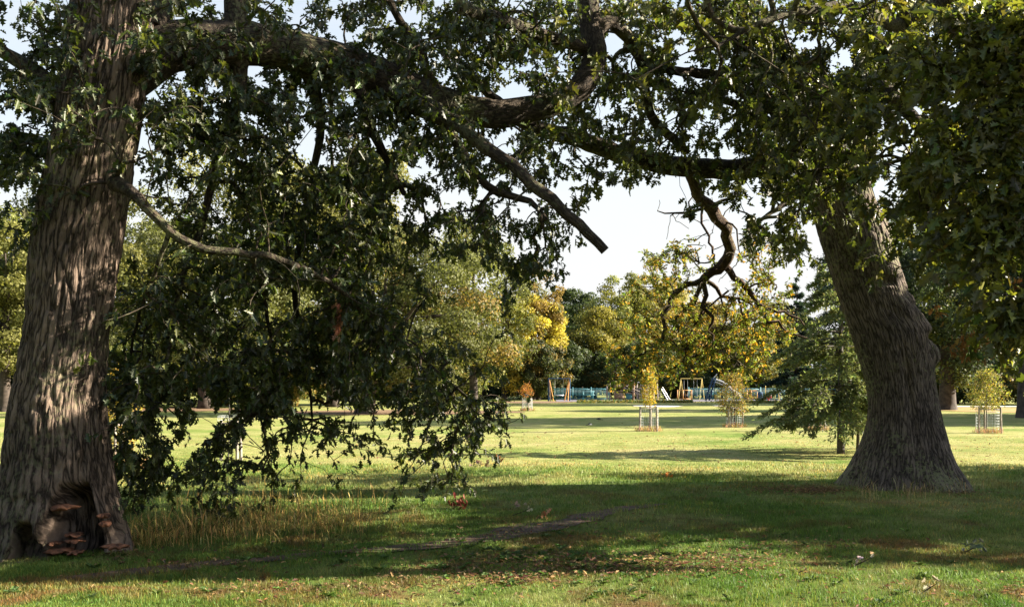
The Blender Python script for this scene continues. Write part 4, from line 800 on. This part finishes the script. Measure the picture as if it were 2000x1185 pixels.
for s in (-1, 1): MB().tube([(s*.3, 0, -.05), (s*.16, 0, 1.0)], .035, 7).build('leg', M_yellow, t)
MB().tube([(-.16, 0, 1.0), (.16, 0, 1.0)], .035, 7).build('crossbar', M_yellow, t)
t = thing('seesaw', 'pale steel pole leaning between climbing frame and orange cage', 'play pole', (PX(1300, 105), 105, 0)); MB().tube([(-.45, 0, 1.3), (.3, 0, -.03)], .05, 7).build('beam', M_pale, t); MB().tube([(-.3, .3, 1.5), (.5, .3, .2)], .04, 7).build('handrail', M_pale, t)
t = thing('picnic_table', 'teal picnic table behind the railings near the basket swing', 'table', (PX(1148, 114), 114, 0)); MB().box((0, 0, .98), (1.5, .7, .06)).build('tabletop', M_teal, t)
for s in (-1, 1): MB().box((0, s*.7, .6), (1.5, .25, .05)).build('bench', M_teal, t); MB().box((s*.55, 0, .48), (.08, 1.2, .95)).build('leg', M_teal, t)
# low ground cover in front of the climbing frame
mb = MB(); n = 9000; x = rng.uniform(1128, 1352, n); Yg = rng.uniform(95, 101, n); b = np.stack([PX(x, 1)*Yg, Yg, np.abs(rng.normal(0, .08, n))], 1); ls = rng.uniform(.1, .22, n); cards(mb, b, rnd(n)+A((0, 0, .4)), rnd(n)+A((0, 0, .5)), ls, ls*.6, tints(n, (.07, .10, .03), .3, BRN, .3))
n = 4000; x = rng.normal(1505, 50, n); Yg = rng.uniform(94, 100, n); b = np.stack([PX(x, 1)*Yg, Yg, np.abs(rng.normal(0, .06, n))], 1); ls = rng.uniform(.1, .2, n); cards(mb, b, rnd(n)+A((0, 0, .4)), rnd(n)+A((0, 0, .5)), ls, ls*.6, tints(n, (.07, .10, .03), .3, BRN, .4))
tag(mb.build('ground_cover', M_far), 'low leafy ground cover edging the playground', 'ground cover', kind='stuff')

# ------------------------------------------------------------------ birds
def bird(px, py, label, col, col2, rz, down=False):
    Y = gY(py); t = thing('bird', label, 'bird', (PX(px, Y), Y, .0), None, rz); t.scale = (.6, .6, .6)
    m1 = simple('plumage', col, .6); m2 = simple('pale_plumage', col2, .6)
    s = np.linspace(0, 1, 11); bz = .17+(.05*np.sin(s*3) if not down else -.03*s); q = np.stack([-.2+.36*s, 0*s, bz+.02*s], 1)
    MB().tube(q, [.004, .02, .045, .062, .07, .068, .058, .042, .034, .03, .008], 10).build('body', m1, t, smooth=True)
    MB().tube([(-.16, 0, .175), (-.25, 0, .165), (-.36, 0, .15)], [.02, .028, .012], 6).build('tail', m1, t)
    MB().tube([(.15, 0, q[-1, 2]), (.2, 0, q[-1, 2]-.01)], [.012, .002], 6).build('beak', m1, t)
    for k in (-1, 1):
        MB().tube([(.02, k*.03, .12), (.0, k*.035, 0)], .005, 5).build('leg', m1, t)
        MB().tube([(.08, k*.055, .19), (-.03, k*.065, .19), (-.15, k*.03, .175)], [.012, .03, .006], 6).build('wing', m2, t, smooth=True)
bird(1169, 823, 'black crow standing in the far shade band', (.015, .015, .018), (.02, .02, .024), 3.0)
bird(1153, 834, 'black and white magpie on the sunlit grass near the crow', (.02, .02, .025), (.6, .6, .6), .4)

# ------------------------------------------------------------------ fallen sprigs and weeds in the foreground
def sprig(px, py, label, tint, n, L, sz, up_=.5, mt=None):
    Y = gY(py); c = A((PX(px, Y), Y, float(gh(PX(px, Y), Y)))); t = thing('fallen_sprig', label, 'sprig', tuple(c))
    q = A([(-sz, 0, .02), (0, .02, .05+.3*sz*up_), (sz*.7, .0, .06+sz*up_)]); MB().tube(q, [.006, .005, .002], 5).build('twig', M_limb, t)
    b = np.stack([np.interp(rng.random(n), [0, .5, 1], q[:, j]) for j in range(3)], 1)+rnd(n, sz*.25)*A((1, 1, .5)); b[:, 2] = np.abs(b[:, 2])+.02
    lf = MB(); leaves(lf, b, rnd(n)+A((0, 0, up_*.5)), rnd(n)+A((0, 0, .5)), L*rng.uniform(.7, 1.2, n), tints(n, tint, .3)); lf.build('leaf', mt or M_dry, t)
sprig(895, 996, 'dark red leafy sprig standing in the shaded grass', (.15, .045, .03), 30, .085, .1, .8)
sprig(1024, 1008, 'pale curled leaves on a fallen twig above the dirt track', (.42, .34, .27), 7, .09, .16, .5)
sprig(1062, 1014, 'orange brown fallen leaf cluster next to the dirt track', (.45, .22, .10), 6, .1, .08, .2)
sprig(942, 915, 'brown leaf sprig on the sunlit grass beyond the shade', (.16, .10, .07), 12, .12, .2, .3)
sprig(973, 909, 'red-brown upright leaf on the sunlit meadow', (.25, .08, .04), 5, .14, .08, .8)
sprig(1302, 938, 'orange leaf sprig at the edge of the shade', (.5, .2, .05), 7, .1, .1, .3)
sprig(1690, 1112, 'pale grey curled leaves in the sunlit grass below the right oak', (.3, .25, .2), 6, .06, .1, .4)
sprig(1905, 1080, 'grey-green sprig on the grass at lower right', (.10, .13, .09), 14, .08, .1, .3)
sprig(1818, 1165, 'upright pale leaves near the bottom right', (.34, .27, .19), 5, .06, .08, .6)
sprig(690, 925, 'green sprig fallen on the grass under the left branches', (.08, .12, .04), 14, .12, .18, .4)
wmb = MB()
for k in range(150):
    if k < 90: px, py = rng.normal(1080, 190), rng.normal(1115, 20)
    else: px, py = rng.uniform(0, 2000), rng.uniform(1030, 1185)
    Y = gY(max(py, 1000)); c = A((PX(px, Y), Y, 0)); c[2] = gh(c[0], c[1])+.01; n = 9; a = rng.uniform(0, 2*np.pi, n)
    leaves(wmb, np.tile(c, (n, 1)), np.stack([np.cos(a), np.sin(a), rng.uniform(.2, .9, n)], 1), np.tile(A((0, 0, 1.)), (n, 1))+rnd(n, .2), .075*rng.uniform(.6, 1.3, n), tints(n, (.08, .13, .035), .25), 1.1)
tag(wmb.build('rosette_weeds', M_far), 'toothed green rosette weeds among the foreground grass', 'weeds', kind='stuff')
